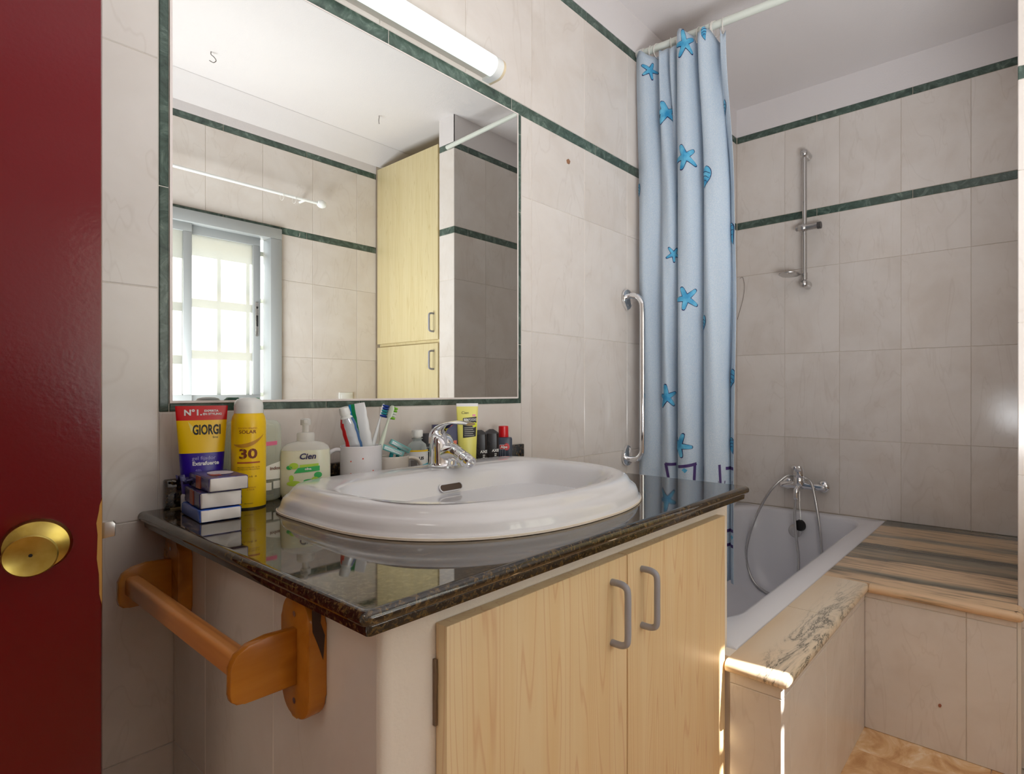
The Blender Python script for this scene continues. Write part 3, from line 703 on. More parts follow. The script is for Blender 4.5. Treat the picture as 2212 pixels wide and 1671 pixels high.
for x0, x1 in ((1.105, 1.153), (1.153, 1.403), (1.403, 1.653), (1.653, 1.7868)):
    for z0, z1 in ((0, .373), (.373, .397)): put_tile(ld, 'M', -0.805, (x0 + x1) / 2, (z0 + z1) / 2, x1 - x0 - G, z1 - z0 - G)
for z0, z1 in ((0, .373), (.373, .397)): put_tile(ld, 'E', 1.105, -0.749, (z0 + z1) / 2, 0.110, z1 - z0 - G)
def nosed(bm, x0, x1, y0, y1, z0, z1, nx=True, ny=True):
    """slab whose -X and/or -Y edges are rounded"""
    r = (z1 - z0) / 2; rr = []
    K = 8
    for k in range(K + 1):
        a = pi * k / K; ins = r * (1 - sin(a)); z = z0 + r - r * cos(a)
        xx, yy = x0 + (ins if nx else 0), y0 + (ins if ny else 0)
        c = 0.008 if (nx and ny) else 0.0
        rr.append([(x1, yy, z), (x1, y1, z), (xx, y1, z), (xx, yy + c, z), (xx + c * .3, yy + c * .3, z), (xx + c, yy, z)] if c else [(x1, yy, z), (x1, y1, z), (xx, y1, z), (xx, yy, z)])
    rings(bm, rr); return bm
wpart('side_fill', box(new_bm(), 1.1135, 1.1490, -0.6925, -0.6655, 0, 0.4235), WPAINT, ld)
wpart('marble_slab', nosed(new_bm(), 1.088, 1.4645, -0.822, -0.6905, 0.3985, LZ), LEDGE, ld)
wpart('marble_slab', nosed(new_bm(), 1.4665, 1.78, -0.819, -0.6905, 0.3985, LZ, nx=False), LEDGE, ld)
be = thing('marble_bench', 'wide built-in bench with banded peach and grey marble top, below the tap wall', 'bench', (2.2, -0.93, 0))
bm = new_bm(); box(bm, 1.785 + BK, D, PY + .003, -0.806, 0, 0.398); box(bm, 1.79, D, -0.8055, -0.693, 0, 0.398); wpart('masonry_core', bm, GROUT, be)
for y0, y1 in ((-1.055, -0.8045), (PY, -1.055)):
    for z0, z1 in ((0, .381), (.381, .402)): put_tile(be, 'E', 1.785, (y0 + y1) / 2, (z0 + z1) / 2, y1 - y0 - G, z1 - z0 - G)
bm = new_bm(); nosed(bm, 1.7665, D - .001, -0.822, -0.6905, 0.3985, LZ, nx=False, ny=False)
wpart('marble_slab', nosed(new_bm(), 1.7665, D - .001, PY + .001, -0.8195, 0.3985, LZ, ny=False), BENCH, be)
bm = new_bm(); box(bm, 1.781, D - .001, -0.8194, -0.6905, 0.3985, LZ); wpart('marble_slab', bm, BENCH, be)
bm = new_bm(); rr_ = []
nosed(bm, 1.7665, 1.8385, -1.178, PY + .001, 0.3985, LZ); wpart('marble_nose', bm, BENCH, be)
bm = new_bm(); box(bm, 1.79, 1.8385, -1.172, PY, 0, 0.398); wpart('end_fill', bm, GROUTW, be)

# ------------------------------------------------------------------ shower bar, tap, hose, plug
XB = 2.646
sb = thing('shower_slide_bar', 'satin chrome shower slide bar with soap dish, on the tap wall', 'shower bar', (XB, -0.356, 1.475))
bm = new_bm(); tube(bm, [(XB, -0.356, 1.468), (XB, -0.356, 2.085)], 0.0105, 20); wpart('rail', bm, SATIN, sb)
for z in (1.478, 2.078):
    bm = new_bm(); lathe(bm, [(0.0, -0.022), (0.010, -0.020), (0.016, -0.015), (0.019, -0.006), (0.0195, 0.006), (0.019, 0.048)], 24, (XB, -0.356 , z), 'X', cap0=False); wpart('end_mount', bm, SATIN, sb)
bm = new_bm(); lathe(bm, [(0.0, -0.021), (0.012, -0.019), (0.0175, -0.012), (0.019, 0), (0.017, 0.014), (0.012, 0.020), (0.012, .03)], 24, (0, 0, 0), 'Y'); lathe(bm, [(0.015, -0.066), (0.014, -.05), (0.0145, -0.012), (0.016, 0)], 20, (0, 0, 0), 'Y')
xf(bm, Matrix.Translation((XB - .006, -0.350, 1.735)) @ Matrix.Rotation(radians(0), 4, 'X')); sl = wpart('slider', bm, SATIN, sb)
bm = new_bm(); lathe(bm, [(0.0155, -0.082), (0.0155, -0.066)], 20, (0, 0, 0), 'Y'); xf(bm, Matrix.Translation((XB - .006, -0.350, 1.735)) @ Matrix.Rotation(radians(0), 4, 'X')); wpart('knob', bm, simple('dark_grey_knob', 70, 68, 68, .4), sl)
bm = new_bm(); lathe(bm, [(0.0, .003), (0.040, .004), (0.052, 0.009), (0.054, 0.0105), (0.053, 0.0075), (0.040, .000), (0.0, -.002)], 32, (XB - 0.035, -0.300, 1.515), cap0=False, cap1=False, sy=.95); wpart('soap_dish', bm, SATIN, sb)
bm = new_bm(); lathe(bm, [(0.0135, 1.500), (0.0135, 1.528)], 20, (XB, -0.356, 0)); wpart('dish_clamp', bm, SATIN, sb)
tp = thing('bath_mixer_tap', 'chrome bath mixer tap low on the tap wall above the tub', 'tap', (2.66, -0.34, 0.545))
for y in (-0.262, -0.428):
    bm = new_bm(); lathe(bm, [(0.029, 0), (0.0295, -0.006), (0.026, -0.014), (0.018, -0.019), (0.014, -0.020), (0.014, -0.040)], 28, (D - .001, y, 0.543), 'X'); wpart('escutcheon', bm, CHROME, tp)
bm = new_bm(); tube(bm, [(2.648, -0.445, 0.543), (2.648, -0.42, 0.543), (2.648, -0.37, 0.545), (2.648, -0.345, 0.548), (2.648, -0.30, 0.545), (2.648, -0.262, 0.543), (2.648, -0.246, 0.543)], [0.012, 0.0155, 0.0165, 0.021, 0.0165, 0.0155, 0.012], 24); wpart('body', bm, CHROME, tp, smooth=60)
bm = new_bm(); lathe(bm, [(0.0240, 0.545), (0.0258, 0.556), (0.0258, 0.578), (0.023, 0.584), (0.0250, 0.587), (0.0250, 0.600)], 28, (2.640, -0.333, 0), cap1=False)
rings(bm, [ell(2.640, -0.333, .600, .0250, .0250), ell(2.638, -0.332, .612, .0245, .0240), ell(2.634, -0.331, .626, .020, .0225, tilt=.0), ell(2.628, -0.330, .637, .012, .018)])
wpart('cartridge_housing', bm, CHROME, tp, smooth=50)
bm = new_bm(); tube(bm, smooth_path([(2.636, -0.333, .614), (2.612, -0.331, .624), (2.590, -0.329, .632), (2.578, -0.328, .634)], 4), [.013, .0125, .012, .0115, .011, .0105, .010, .0098, .0096, .0095, .009, .008, .005], 16, ey=1.5); wpart('lever', bm, CHROME, tp, smooth=60)
bm = new_bm(); tube(bm, smooth_path([(2.640, -0.340, .550), (2.622, -0.334, .536), (2.606, -0.331, .522), (2.602, -0.331, .500), (2.602, -0.331, .488)], 4), [.014] * 9 + [.012] * 8, 18); wpart('outlet', bm, CHROME, tp)
hs = [(2.602, -0.331, 0.490), (2.598, -0.327, 0.42), (2.590, -0.336, 0.32), (2.580, -0.350, 0.23), (2.560, -0.352, 0.15), (2.545, -0.330, 0.075), (2.52, -0.36, 0.062), (2.535, -0.43, 0.085), (2.575, -0.448, 0.18), (2.600, -0.445, 0.28), (2.612, -0.430, 0.40), (2.622, -0.410, 0.500), (2.632, -0.392, 0.560),
      (2.645, -0.362, 0.582), (2.663, -0.335, 0.588), (2.655, -0.305, 0.588), (2.622, -0.276, 0.583), (2.590, -0.228, 0.532), (2.575, -0.178, 0.445), (2.568, -0.135, 0.34), (2.560, -0.110, 0.23), (2.555, -0.118, 0.15), (2.545, -0.155, 0.085), (2.530, -0.205, 0.062), (2.50, -0.27, 0.058), (2.45, -0.34, 0.057), (2.38, -0.36, 0.057)]
bm = new_bm(); hp = smooth_path(hs, 10); tube(bm, hp, [0.0062 + 0.0005 * (i % 2) for i in range(len(hp))], 10)
tag(obj('shower_hose', bm, SATIN), 'coiled metal shower hose looped over the bath mixer tap into the tub', 'hose')
pg = thing('bath_plug', 'black rubber bath plug hanging on a thin chain below the tap', 'plug', (2.616, -0.348, 0.368))
bm = new_bm(); lathe(bm, [(0.0262, 0.0), (0.0262, -0.004), (0.0235, -0.014), (0.0, -0.015)], 28, (0, 0, 0), 'X', cap1=False); xf(bm, Matrix.Rotation(radians(-12), 4, 'Z')); obj('stopper', bm, DARK, pg)
bm = new_bm(); tube(bm, [(-.002, 0.0, 0.020), (-.002, -.001, 0.028)], 0.004, 10); obj('eyelet', bm, WHITEP, pg)
bm = new_bm(); tube(bm, [(-.002, -.001, 0.026), (0.006, 0.006, 0.08), (0.022, 0.012, 0.155)], 0.0009, 6); obj('chain', bm, SATIN, pg)

# grab bar on the north wall
gb = thing('grab_bar', 'vertical polished chrome grab bar on the wall beside the shower curtain', 'grab bar', (1.718, 0, 0.70))
GX = 1.718
bm = new_bm(); tube(bm, smooth_path([(GX, -0.010, 1.333), (GX, -0.030, 1.334), (GX, -0.050, 1.328), (GX, -0.066, 1.310), (GX, -0.072, 1.285), (GX, -0.073, 1.20), (GX, -0.073, 1.04), (GX, -0.073, 0.86), (GX, -0.072, 0.775), (GX, -0.066, 0.752), (GX, -0.050, 0.737), (GX, -0.030, 0.733), (GX, -0.010, 0.733)], 6), 0.0105, 20); wpart('bar', bm, CHROME, gb)
for z, s_ in ((1.333, -1), (0.733, 1)):
    out = []
    for i in range(28):
        a = 2 * pi * i / 28; x = 0.030 * math.copysign(abs(cos(a)) ** 1.0, cos(a)); zz = sin(a)
        zz = zz * (0.052 if zz * s_ > 0 else 0.026); x *= (1 - 0.45 * max(0, sin(a) * s_) ** 2)
        out.append((GX + x, z + zz))
    bm = new_bm(); prism(bm, out, -0.012, -0.0006, 'XZ', bevel=0.005); wp = wpart('wall_flange', bm, CHROME, gb)
    for dz in (0.034 * s_, -0.014 * s_): wpart('screw', lathe(new_bm(), [(0.003, -0.0128), (0.003, -0.010)], 10, (GX, 0, z + dz), 'Y'), SATIN, wp)

# ------------------------------------------------------------------ curtain, rod, rings
RX = 1.795
rod = thing('shower_curtain_rod', 'white shower curtain rod running from the mirror wall to the pier', 'rod', (RX, -0.58, 2.22))
bm = new_bm(); tube(bm, [(RX, -0.004, 2.262), (RX, -0.62, 2.238)], 0.0125, 20); tube(bm, [(RX, -0.60, 2.2388), (RX, PY + .0, 2.217)], 0.0105, 20); wpart('tube', bm, ROD, rod)
bm = new_bm(); tube(bm, [(RX, -0.0005, 2.262), (RX, -0.03, 2.261)], 0.016, 20); wpart('end_cap', bm, WHITEP, rod)
RX = 1.795
# (Y, X) cross-section of the folds, from the wall outwards
sec_top = [(-0.012, 1.770), (-0.040, 1.752), (-0.070, 1.760), (-0.098, 1.806), (-0.108, 1.790), (-0.118, 1.758), (-0.134, 1.775), (-0.150, 1.800), (-0.158, 1.765), (-0.175, 1.770), (-0.182, 1.820), (-0.190, 1.775), (-0.200, 1.745), (-0.222, 1.732), (-0.248, 1.745), (-0.262, 1.800), (-0.272, 1.775), (-0.284, 1.742), (-0.300, 1.740), (-0.318, 1.765), (-0.330, 1.812), (-0.342, 1.800), (-0.352, 1.772), (-0.360, 1.770), (-0.375, 1.768)]
sec_bot = [(-0.028, 1.765), (-0.055, 1.745), (-0.080, 1.752), (-0.108, 1.790), (-0.122, 1.772), (-0.140, 1.752), (-0.158, 1.748), (-0.172, 1.762), (-0.182, 1.800), (-0.180, 1.838), (-0.176, 1.830), (-0.190, 1.790), (-0.200, 1.752), (-0.224, 1.732), (-0.256, 1.744), (-0.286, 1.800), (-0.292, 1.836), (-0.290, 1.790), (-0.302, 1.752), (-0.325, 1.736), (-0.350, 1.745), (-0.372, 1.785), (-0.372, 1.812), (-0.384, 1.790), (-0.402, 1.772)]
ST = smooth_path([(y, x, 0) for y, x in sec_top], 5); SB = smooth_path([(y, x, 0) for y, x in sec_bot], 5); NS = len(ST)
def sstep(t): t = max(0, min(1, t)); return t * t * (3 - 2 * t)
def cur(s, z):
    """point of the curtain; s in 0..NS-1 along the folds, z height"""
    s = max(0, min(NS - 1.0001, s)); i = int(s); f_ = s - i
    a = ST[i].lerp(ST[i + 1], f_); b_ = SB[i].lerp(SB[i + 1], f_)
    t = sstep((2.20 - z) / 0.55); p = a.lerp(b_, t)
    w = 0.004 * sin(z * 7 + s * 0.35) * (0.3 + t)
    bulge = 0.010 * math.exp(-((z - 1.30) / 0.25) ** 2) * max(0, (s / NS - .8) / .2)
    return Vector((p.y + w, p.x + w * .6 - bulge, z))
def ctop(s):
    """top hem: hangs from the rings, sagging between them"""
    t = s / (NS - 1); base_ = 2.236 - 0.035 * t
    return base_ + 0.012 * sin(t * 2 * pi * 8) + (0.02 if 12 < s / 5 < 14.5 else 0) + (0.012 if 16.5 < s / 5 < 18.5 else 0)
cu = thing('shower_curtain', 'pale blue fabric shower curtain with starfish and seashell print, drawn to the wall', 'curtain', (1.775, -0.2, 0.34))
NZ = 90; bm = new_bm(); grid = []
for j in range(NZ + 1):
    row = []
    for i in range(NS):
        zt = ctop(i); z = 0.335 + (zt - 0.335) * j / NZ
        row.append(bm.verts.new(cur(i, z)))
    grid.append(row)
for j in range(NZ):
    for i in range(NS - 1): bm.faces.new((grid[j][i], grid[j][i + 1], grid[j + 1][i + 1], grid[j + 1][i]))
cloth = wpart('cloth', bm, CURT, cu, smooth=180)
md = cloth.modifiers.new('thickness', 'SOLIDIFY'); md.thickness = 0.0009; md.offset = 0
def s_at_y(y, front=True, z=1.2):
    best = (9, 0)
    for k in range((NS - 1) * 4):
        p = cur(k / 4, z)
        sc = abs(p.y - y) + (max(0, p.x - 1.775) * .8)
        if sc < best[0]: best = (sc, k / 4)
    return best[1]
# arc length along s at mid height, so that prints keep their size on the folds
AL = [0.0]
for i in range(NS - 1): AL.append(AL[-1] + (cur(i + 1, 1.2) - cur(i, 1.2)).length)
def s_of_len(L):
    L = max(0, min(AL[-1] - 1e-5, L))
    for i in range(NS - 1):
        if AL[i + 1] >= L: return i + (L - AL[i]) / max(1e-9, AL[i + 1] - AL[i])
    return NS - 1.001
def len_of_s(s): i = int(s); return AL[i] + (AL[i + 1] - AL[i]) * (s - i)
LOC = Vector(cu.location)
def on_cloth(L0, z0, lift):
    def f(x, z):
        s = s_of_len(L0 + x); p = cur(s, z0 + z)
        a_, b2 = cur(max(0, s - .2), z0 + z), cur(min(NS - 1.01, s + .2), z0 + z)
        t = (b2 - a_); n = Vector((-abs(t.y) if t.y else -1, t.x * (1 if t.y < 0 else -1) * -1, 0))
        n = Vector((t.y, -t.x, 0)).normalized()
        return p + n * lift - LOC
    return f
def print_mesh(outline, mat, L0, z0, lift, name):
    bm = new_bm(); bm.faces.new([bm.verts.new((x, z, 0)) for x, z in outline])
    bm.normal_update(); bmesh.ops.triangulate(bm, faces=bm.faces, ngon_method='EAR_CLIP')
    for _ in range(4):
        es = [e for e in bm.edges if e.calc_length() > 0.0045]
        if not es: break
        bmesh.ops.subdivide_edges(bm, edges=es, cuts=1); bmesh.ops.triangulate(bm, faces=bm.faces)
    f = on_cloth(L0, z0, lift)
    for v in bm.verts: v.co = f(v.co.x, v.co.y)
    me = bpy.data.meshes.new(name); bm.to_mesh(me); bm.free(); me.materials.append(mat)
    o = bpy.data.objects.new(name, me); COL.objects.link(o); o.parent = cu; return o
BLU = Mat('printed_blue'); _v = BLU.coords(world_space=True); BLU.base(BLU.ramp(BLU.noise(_v, 30, 3), [(0.35, rgb(40, 140, 190)), (0.65, rgb(104, 184, 216))])).set(rough=.6); BLU = BLU.m
INK = simple('printed_dark_blue', 26, 34, 92, .6); PUR = simple('printed_purple', 66, 44, 104, .6)
def star(size, rot, seed=0, grow=0.0):
    rnd = random.Random(seed); lens = [1.0, .92, 1.08, .88, 1.02]; out = []
    for k in range(5):
        a = rot + k * 2 * pi / 5
        R = size * 1.12 * lens[(k + seed) % 5]; w = size * .165
        ax, az = cos(a), sin(a)
        for t, ww in ((R * .80, w * 1.0), (R * .97, w * .72), (R * 1.03, 0), (R * .97, -w * .72), (R * .80, -w)):
            out.append((ax * t - az * (-ww), az * t + ax * (-ww)))
        am = a + pi / 5; out.append((size * .36 * cos(am), size * .36 * sin(am)))
    if grow: out = [(x * (1 + grow / max(1e-6, math.hypot(x, z))), z * (1 + grow / max(1e-6, math.hypot(x, z)))) for x, z in out]
    return out
def put_star(y, z, size, rot, seed):
    L = len_of_s(s_at_y(y, z=z))
    print_mesh(star(size, rot, seed, 0.0034), INK, L, z, 0.0012, 'starfish_outline'); print_mesh(star(size, rot, seed), BLU, L, z, 0.0026, 'starfish_print')
def put_shell(y, z, size, flip=1):
    L = len_of_s(s_at_y(y, z=z)); P = []
    for k in range(15):
        a = radians(-60 + k * 17); r = size * (1.0 - .018 * k); P.append((flip * r * .72 * cos(a), r * .85 * sin(a) + size * .15))
    P += [(-flip * size * .45, -size * .25), (-flip * size * .35, -size * 1.15), (flip * .1 * size, -size * .8)]
    print_mesh([(x * 1.09, zz * 1.07) for x, zz in P], INK, L, z, 0.0012, 'seashell_outline'); print_mesh(P, BLU, L, z, 0.0024, 'seashell_print')
    for k in range(3):
        zc = size * (.35 - .42 * k); w = size * (.62 - .14 * k)
        line = [(-w + 2 * w * t / 8, zc + .16 * size * sin(pi * t / 8) - flip * 0.03 * size * t) for t in range(9)]
        print_mesh(line + [(x, zz - .0022) for x, zz in reversed(line)], INK, L, z, 0.0034, 'seashell_rib')
for y, z, sz, rt, sd in ((-0.075, 2.165, .028, 1.2, 1), (-0.236, 2.190, .040, 1.75, 2), (-0.143, 1.990, .040, 1.8, 3), (-0.112, 1.975, .034, 1.9, 0), (-0.241, 1.793, .040, 1.9, 4), (-0.240, 1.305, .040, 1.95, 1),
        (-0.160, 0.962, .036, 1.7, 2), (-0.213, 0.792, .040, 1.2, 0), (-0.176, 1.472, .026, 1.0, 3)):
    put_star(y, z, sz, rt, sd)
for y, z, sz, fl in ((-0.305, 2.205, .022, -1), (-0.314, 1.716, .036, 1), (-0.385, 1.521, .036, -1), (-0.188, 1.675, .026, 1), (-0.360, 1.95, .026, 1), (-0.030, 1.734, .026, 1), (-0.304, 1.219, .026, 1), (-0.390, 1.029, .032, 1), (-0.388, 0.803, .026, -1)):
    put_shell(y, z, sz, fl)
def put_bar(y0, z0, y1, z1, w=0.0105, z=0.7):
    a, b2 = len_of_s(s_at_y(y0, z=z)), len_of_s(s_at_y(y1, z=z)); L = a
    dx, dz = b2 - a, z1 - z0; l = math.hypot(dx, dz); nx, nz = -dz / l * w / 2, dx / l * w / 2
    print_mesh([(nx, nz), (dx + nx, dz + nz), (dx - nx, dz - nz), (-nx, -nz)], PUR, L, z0, 0.0016, 'border_print')
for a in ((-0.150, 0.722, -0.180, 0.722), (-0.152, 0.724, -0.166, 0.660), (-0.206, 0.717, -0.270, 0.732), (-0.268, 0.734, -0.266, 0.660), (-0.306, 0.728, -0.300, .68), (-0.356, .735, -0.360, .66), (-0.380, 0.722, -0.402, 0.722), (-0.372, 0.460, -0.402, 0.460), (-0.376, .508, -0.402, .512)): put_bar(*a)
for y, z in ((-0.238, 0.708), (-0.190, 0.705), (-0.296, 0.705), (-0.388, .49), (-0.394, .66)):
    L = len_of_s(s_at_y(y, z=.7)); print_mesh([(-.010, 0), (-.002, .008), (.010, .002), (.001, -.009)], BLU, L, z, .0016, 'patch_print')
for k in range(4):
    y = -0.352 - .013 * k; L = len_of_s(s_at_y(y, z=.6))
    pts = [(0.003 * sin(t * 1.1 + k), 0.13 - .025 * t) for t in range(8)]
    print_mesh([(x, z) for x, z in pts] + [(x + .0018, z) for x, z in reversed(pts)], PUR, L, .55, .0014, 'wavy_line_print')
HOOK = simple('translucent_white_plastic', 226, 222, 216, .3)
ring_me = None
for k, y in enumerate((-0.035, -0.062, -0.092, -0.150, -0.186, -0.262, -0.315, -0.325, -0.352)):
    zc = 2.262 - 0.039 * (-y) - 0.013
    if ring_me is None:
        bm = new_bm(); P = [(0.021 * cos(2 * pi * t / 24), 0, 0.027 * sin(2 * pi * t / 24)) for t in range(24)]; tube(bm, P, 0.0016, 8, closed=True)
        ring_me = mesh_of(bm, 'curtain_ring', HOOK, 60)
    o = bpy.data.objects.new('curtain_ring', ring_me); COL.objects.link(o); o.location = (RX, y, zc); o.rotation_euler = (radians(random.uniform(-6, 6)), 0, radians(random.uniform(-28, 28)))
    tag(o, 'thin white curtain ring on the shower rod, ' + ('nearest the mirror wall', 'second from the mirror wall', 'third from the mirror wall', 'fourth from the mirror wall', 'fifth, in the middle of the row', 'fourth from the open end', 'third from the open end', 'second from the open end', 'nearest the open end of the curtain')[k], 'curtain ring', 'rings of the shower curtain')

# ------------------------------------------------------------------ built-in cupboard (seen in the mirror)
cb = thing('built_in_cupboard', 'tall pale yellow laminate cupboard with two doors, seen in the mirror', 'cupboard', (2.1, -1.59, 0))
bm = new_bm(); box(bm, PX + .022, D, WY + .004, -1.289, 0.0, 2.28); wpart('carcass', bm, LAM2, cb)
for z0, z1 in ((1.258, 2.288), (0.06, 1.238)):
    d = wpart('door', box(new_bm(), PX, PX + .020, WY + .012, -1.300, z0, z1, .0015), LAM2, cb)
    zz = (1.300, 1.395) if z0 > 1 else (1.100, 1.196)
    wpart('handle', u_handle(PX, -1.335, zz[0], zz[1], 'X'), GREYP, d, 'grey D-shaped pull')
# rod above the window
wr = thing('window_curtain_rod', 'thin white curtain rod above the window, seen in the mirror', 'rod', (0.8, WY + .05, 2.0))
bm = new_bm(); tube(bm, [(0.02, WY + .06, 1.985), (1.47, WY + .06, 1.985)], 0.0075, 16); wpart('tube', bm, WHITEP, wr)
bm = new_bm(); lathe(bm, [(0, 1.462), (0.014, 1.466), (0.021, 1.478), (0.022, 1.49), (0.015, 1.505), (0, 1.509)], 24, (0, WY + .06, 1.985), 'X', cap0=False, cap1=False); wpart('finial', bm, WHITEP, wr)
bm = new_bm(); tube(bm, [(1.40, WY, 1.985), (1.40, WY + .06, 1.985)], 0.007, 12); tube(bm, [(0.10, WY, 1.985), (0.10, WY + .06, 1.985)], 0.007, 12); wpart('bracket', bm, WHITEP, wr)
for x in (1.285, 1.345):
    o = bpy.data.objects.new('curtain_ring', ring_me); COL.objects.link(o); o.location = (x, WY + .06, 1.972); o.rotation_euler = (0, 0, radians(80)); o.scale = (.72, .72, .72)
    tag(o, 'small white curtain ring on the window rod, ' + ('farther from' if x < 1.3 else 'nearer to') + ' its round end', 'curtain ring', 'rings on the window rod')
def hook(loc, rz, lab):
    bm = new_bm(); tube(bm, smooth_path([(0, 0, 0), (0, 0, -.012), (.010, 0, -.020), (.018, 0, -.034), (.008, 0, -.044), (-.006, 0, -.038)], 5), .0016, 8)
    xf(bm, Matrix.Translation(loc) @ Matrix.Rotation(rz, 4, 'Z')); tag(obj('ceiling_hook', bm, simple('dull_hook_metal', 120, 112, 108, .4, metal=.5)), lab, 'hook')
hook((0.877, -1.535, CZ), 0.5, 'small metal ceiling hook at the left of the ceiling, seen in the mirror')
hook((1.613, -1.485, CZ), 2.2, 'small metal ceiling hook near the cupboard, seen in the mirror')
bm = new_bm(); box(bm, 1.610, 1.690, WY, WY + .010, 0.90, 0.975, .003); so = obj('socket_plate', bm, WHITEP); tag(so, 'white square switch plate low on the window wall, seen in the mirror', 'switch')
bm = new_bm(); box(bm, 1.622, 1.678, WY + .010, WY + .0125, 0.912, 0.963, .001); wpart('rocker', bm, WHITEP, so)
BROWN = simple('brown_filler', 150, 108, 80, .7)
bm = new_bm(); lathe(bm, [(0.009, 0), (0.007, -0.004), (0.002, -0.006)], 5, (1.39, -0.0002, 1.728), 'Y'); tag(obj('wall_plug', bm, BROWN), 'small brown plug in the mirror wall to the right of the mirror', 'plug')
bm = new_bm(); lathe(bm, [(0.004, 0), (0.0035, -0.006), (0.002, -0.008)], 8, (1.7848, -0.995, 0.129), 'X'); tag(obj('wall_plug', bm, simple('terracotta_plug', 158, 92, 66, .6)), 'tiny terracotta plug in the tiled bench front', 'plug')
bm = new_bm(); tube(bm, smooth_path([(2.690, -0.020, 1.551), (2.688, -0.037, 1.551), (2.688, -0.045, 1.50), (2.688, -0.036, 1.44), (2.688, -0.018, 1.38), (2.690, -0.006, 1.344)], 6), 0.0010, 6)
tag(obj('loose_wire', bm, simple('brown_wire', 88, 72, 58, .5)), 'thin loose brown wire on the tap wall beside the curtain', 'wire')
bm = new_bm(); tube(bm, smooth_path([(1.39, -1.889, 1.80), (1.39, -1.875, 1.80), (1.39, -1.872, 1.815)], 4), .0018, 8); tag(obj('wall_hook', bm, SATIN), 'tiny metal wall hook above the window corner, seen in the mirror', 'hook')

#TOILETRIES#
# ------------------------------------------------------------------ things on the worktop
CT = 0.7792
def face(x, y, extra=0.0): return -math.atan2(x, 1.2026 + y) + radians(extra)
def oval_body(rows, n=32, p=2.0):
    """rows: (z, rx, ry[, xoff])"""
    return [ell((r[3] if len(r) > 3 else 0), 0, r[0], r[1], r[2], n, p=p) for r in rows]
def color_rows(bm, vv, cuts):
    pass
def banded(rows, mats, bands, n=32, p=2.0):
    """loft whose horizontal bands carry different materials; bands = [(zmax, mat index)]"""
    bm = new_bm(); rings(bm, oval_body(rows, n, p))
    for f in bm.faces:
        zc = f.calc_center_median().z
        for zm, mi in bands:
            if zc <= zm: f.material_index = mi; break
    return bm, mats
def flat(y=0.0, x0=0.0, z0=0.0): return lambda x, z: (x0 + x, y, z0 + z)
def onoval(rx, ry, z0, x0=0.0, lift=0.0005, th0=0.0):
    """print wrapped on an oval body: x is arc length measured from the front"""
    p = {(.0435, .0265): 2.8, (.0470, .0232): 2.8, (.0215, .0155): 2.6, (.0190, .0150): 2.8, (.0235, .016): 3.2}.get((rx, ry))
    def f(x, z):
        if p:
            X = th0 * (rx + ry) / 2 + x; q = min(.999, abs(X) / (rx + lift)); return (X, -(ry + lift) * (1 - q ** p) ** (1 / p), z0 + z)
        a = th0 + x / ((rx + ry) / 2); return (x0 + (rx + lift) * sin(a), -(ry + lift) * cos(a), z0 + z)
    return f
def ontube(w0, w1, d0, d1, h, z0, x0=0.0, lift=0.0006):
    """front of a tube that goes from ellipse (w0,d0) at z=0 to (w1,d1) at z=h (half sizes)"""
    def f(x, z):
        Z = z0 + z; t = max(0, min(1, Z / h)); w = w0 + (w1 - w0) * t; d = d0 + (d1 - d0) * t
        X = x0 + x; k = max(0, 1 - (X / w) ** 2); return (X, -(d * math.sqrt(k)) - lift, Z)
    return f
WHT = simple('print_white', 240, 240, 240, .5); BLK = simple('print_black', 28, 26, 30, .5); BRN = simple('print_brown', 120, 50, 22, .5)
NVY = simple('print_navy', 30, 34, 84, .5); YEL = simple('yellow_plastic', 250, 206, 10, .28); REDP = simple('red_plastic', 214, 22, 30, .28)
BLUP = simple('violet_blue_plastic', 48, 22, 150, .28); PALEY = simple('print_pale_yellow', 250, 232, 130, .35)
SWO = simple('print_bronze', 196, 140, 40, .4); SWO2 = simple('print_red_bronze', 176, 84, 40, .4)

# hair gel tube standing on its cap
g_ = thing('hair_gel_tube', 'red, yellow and violet plastic tube of hair gel standing left behind the tissue packs', 'tube', (0.353, -0.060, CT), face(.358, -.06, 4))
H = 0.179; rows = []
for k in range(25):
    t = k / 24; z = 0.030 + (H - 0.030) * t
    rows.append((z, 0.0285 + (0.0375 - 0.0285) * t, max(0.0011, 0.0190 * (1 - t) ** 0.8)))
bm, mm = banded(rows, [REDP, YEL, BLUP], [(0.060, 2), (0.0965, 2), (0.157, 1), (1, 0)]); obj('tube_body', bm, mm, g_)
bm = new_bm(); rings(bm, oval_body([(0, .0285, .0195), (.002, .030, .0205), (.026, .030, .0205), (.0285, .029, .0198), (.0298, .028, .0188)])); obj('cap', bm, simple('pearl_white_cap', 220, 220, 228, .25), g_)
T = ontube(0.0259, 0.0375, 0.0225, 0.0011, H, 0)
def TT(zz, xx=0): return ontube(0.0259, 0.0375, 0.0225, 0.0011, H, zz, xx, 0.0012)
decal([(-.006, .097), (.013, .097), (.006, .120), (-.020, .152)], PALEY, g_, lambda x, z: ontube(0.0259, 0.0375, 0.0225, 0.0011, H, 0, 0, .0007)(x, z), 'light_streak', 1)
text('N°1.', .0135, WHT, g_, 'lettering', TT(.167, -.013), .0005); text('EXPERTA', .0050, WHT, g_, 'lettering', TT(.1700, .013), .0002); text('EN STYLING', .0050, WHT, g_, 'lettering', TT(.1645, .0145), .0002)
text('GIORGI', .0230, BLK, g_, 'lettering', TT(.137, .0065), .0007, .52); text('line', .0055, BLK, g_, 'lettering', TT(.1245, .0185))
text('gel fijador', .0085, simple('print_lilac', 176, 170, 226, .5), g_, 'lettering', TT(.0895, .002)); text('Extrafuerte', .0090, WHT, g_, 'lettering', TT(.0805, .0045), .0003, .92); text('48h', .0060, simple('print_lilac', 150, 140, 214, .5), g_, 'lettering', TT(.0690, -.006))

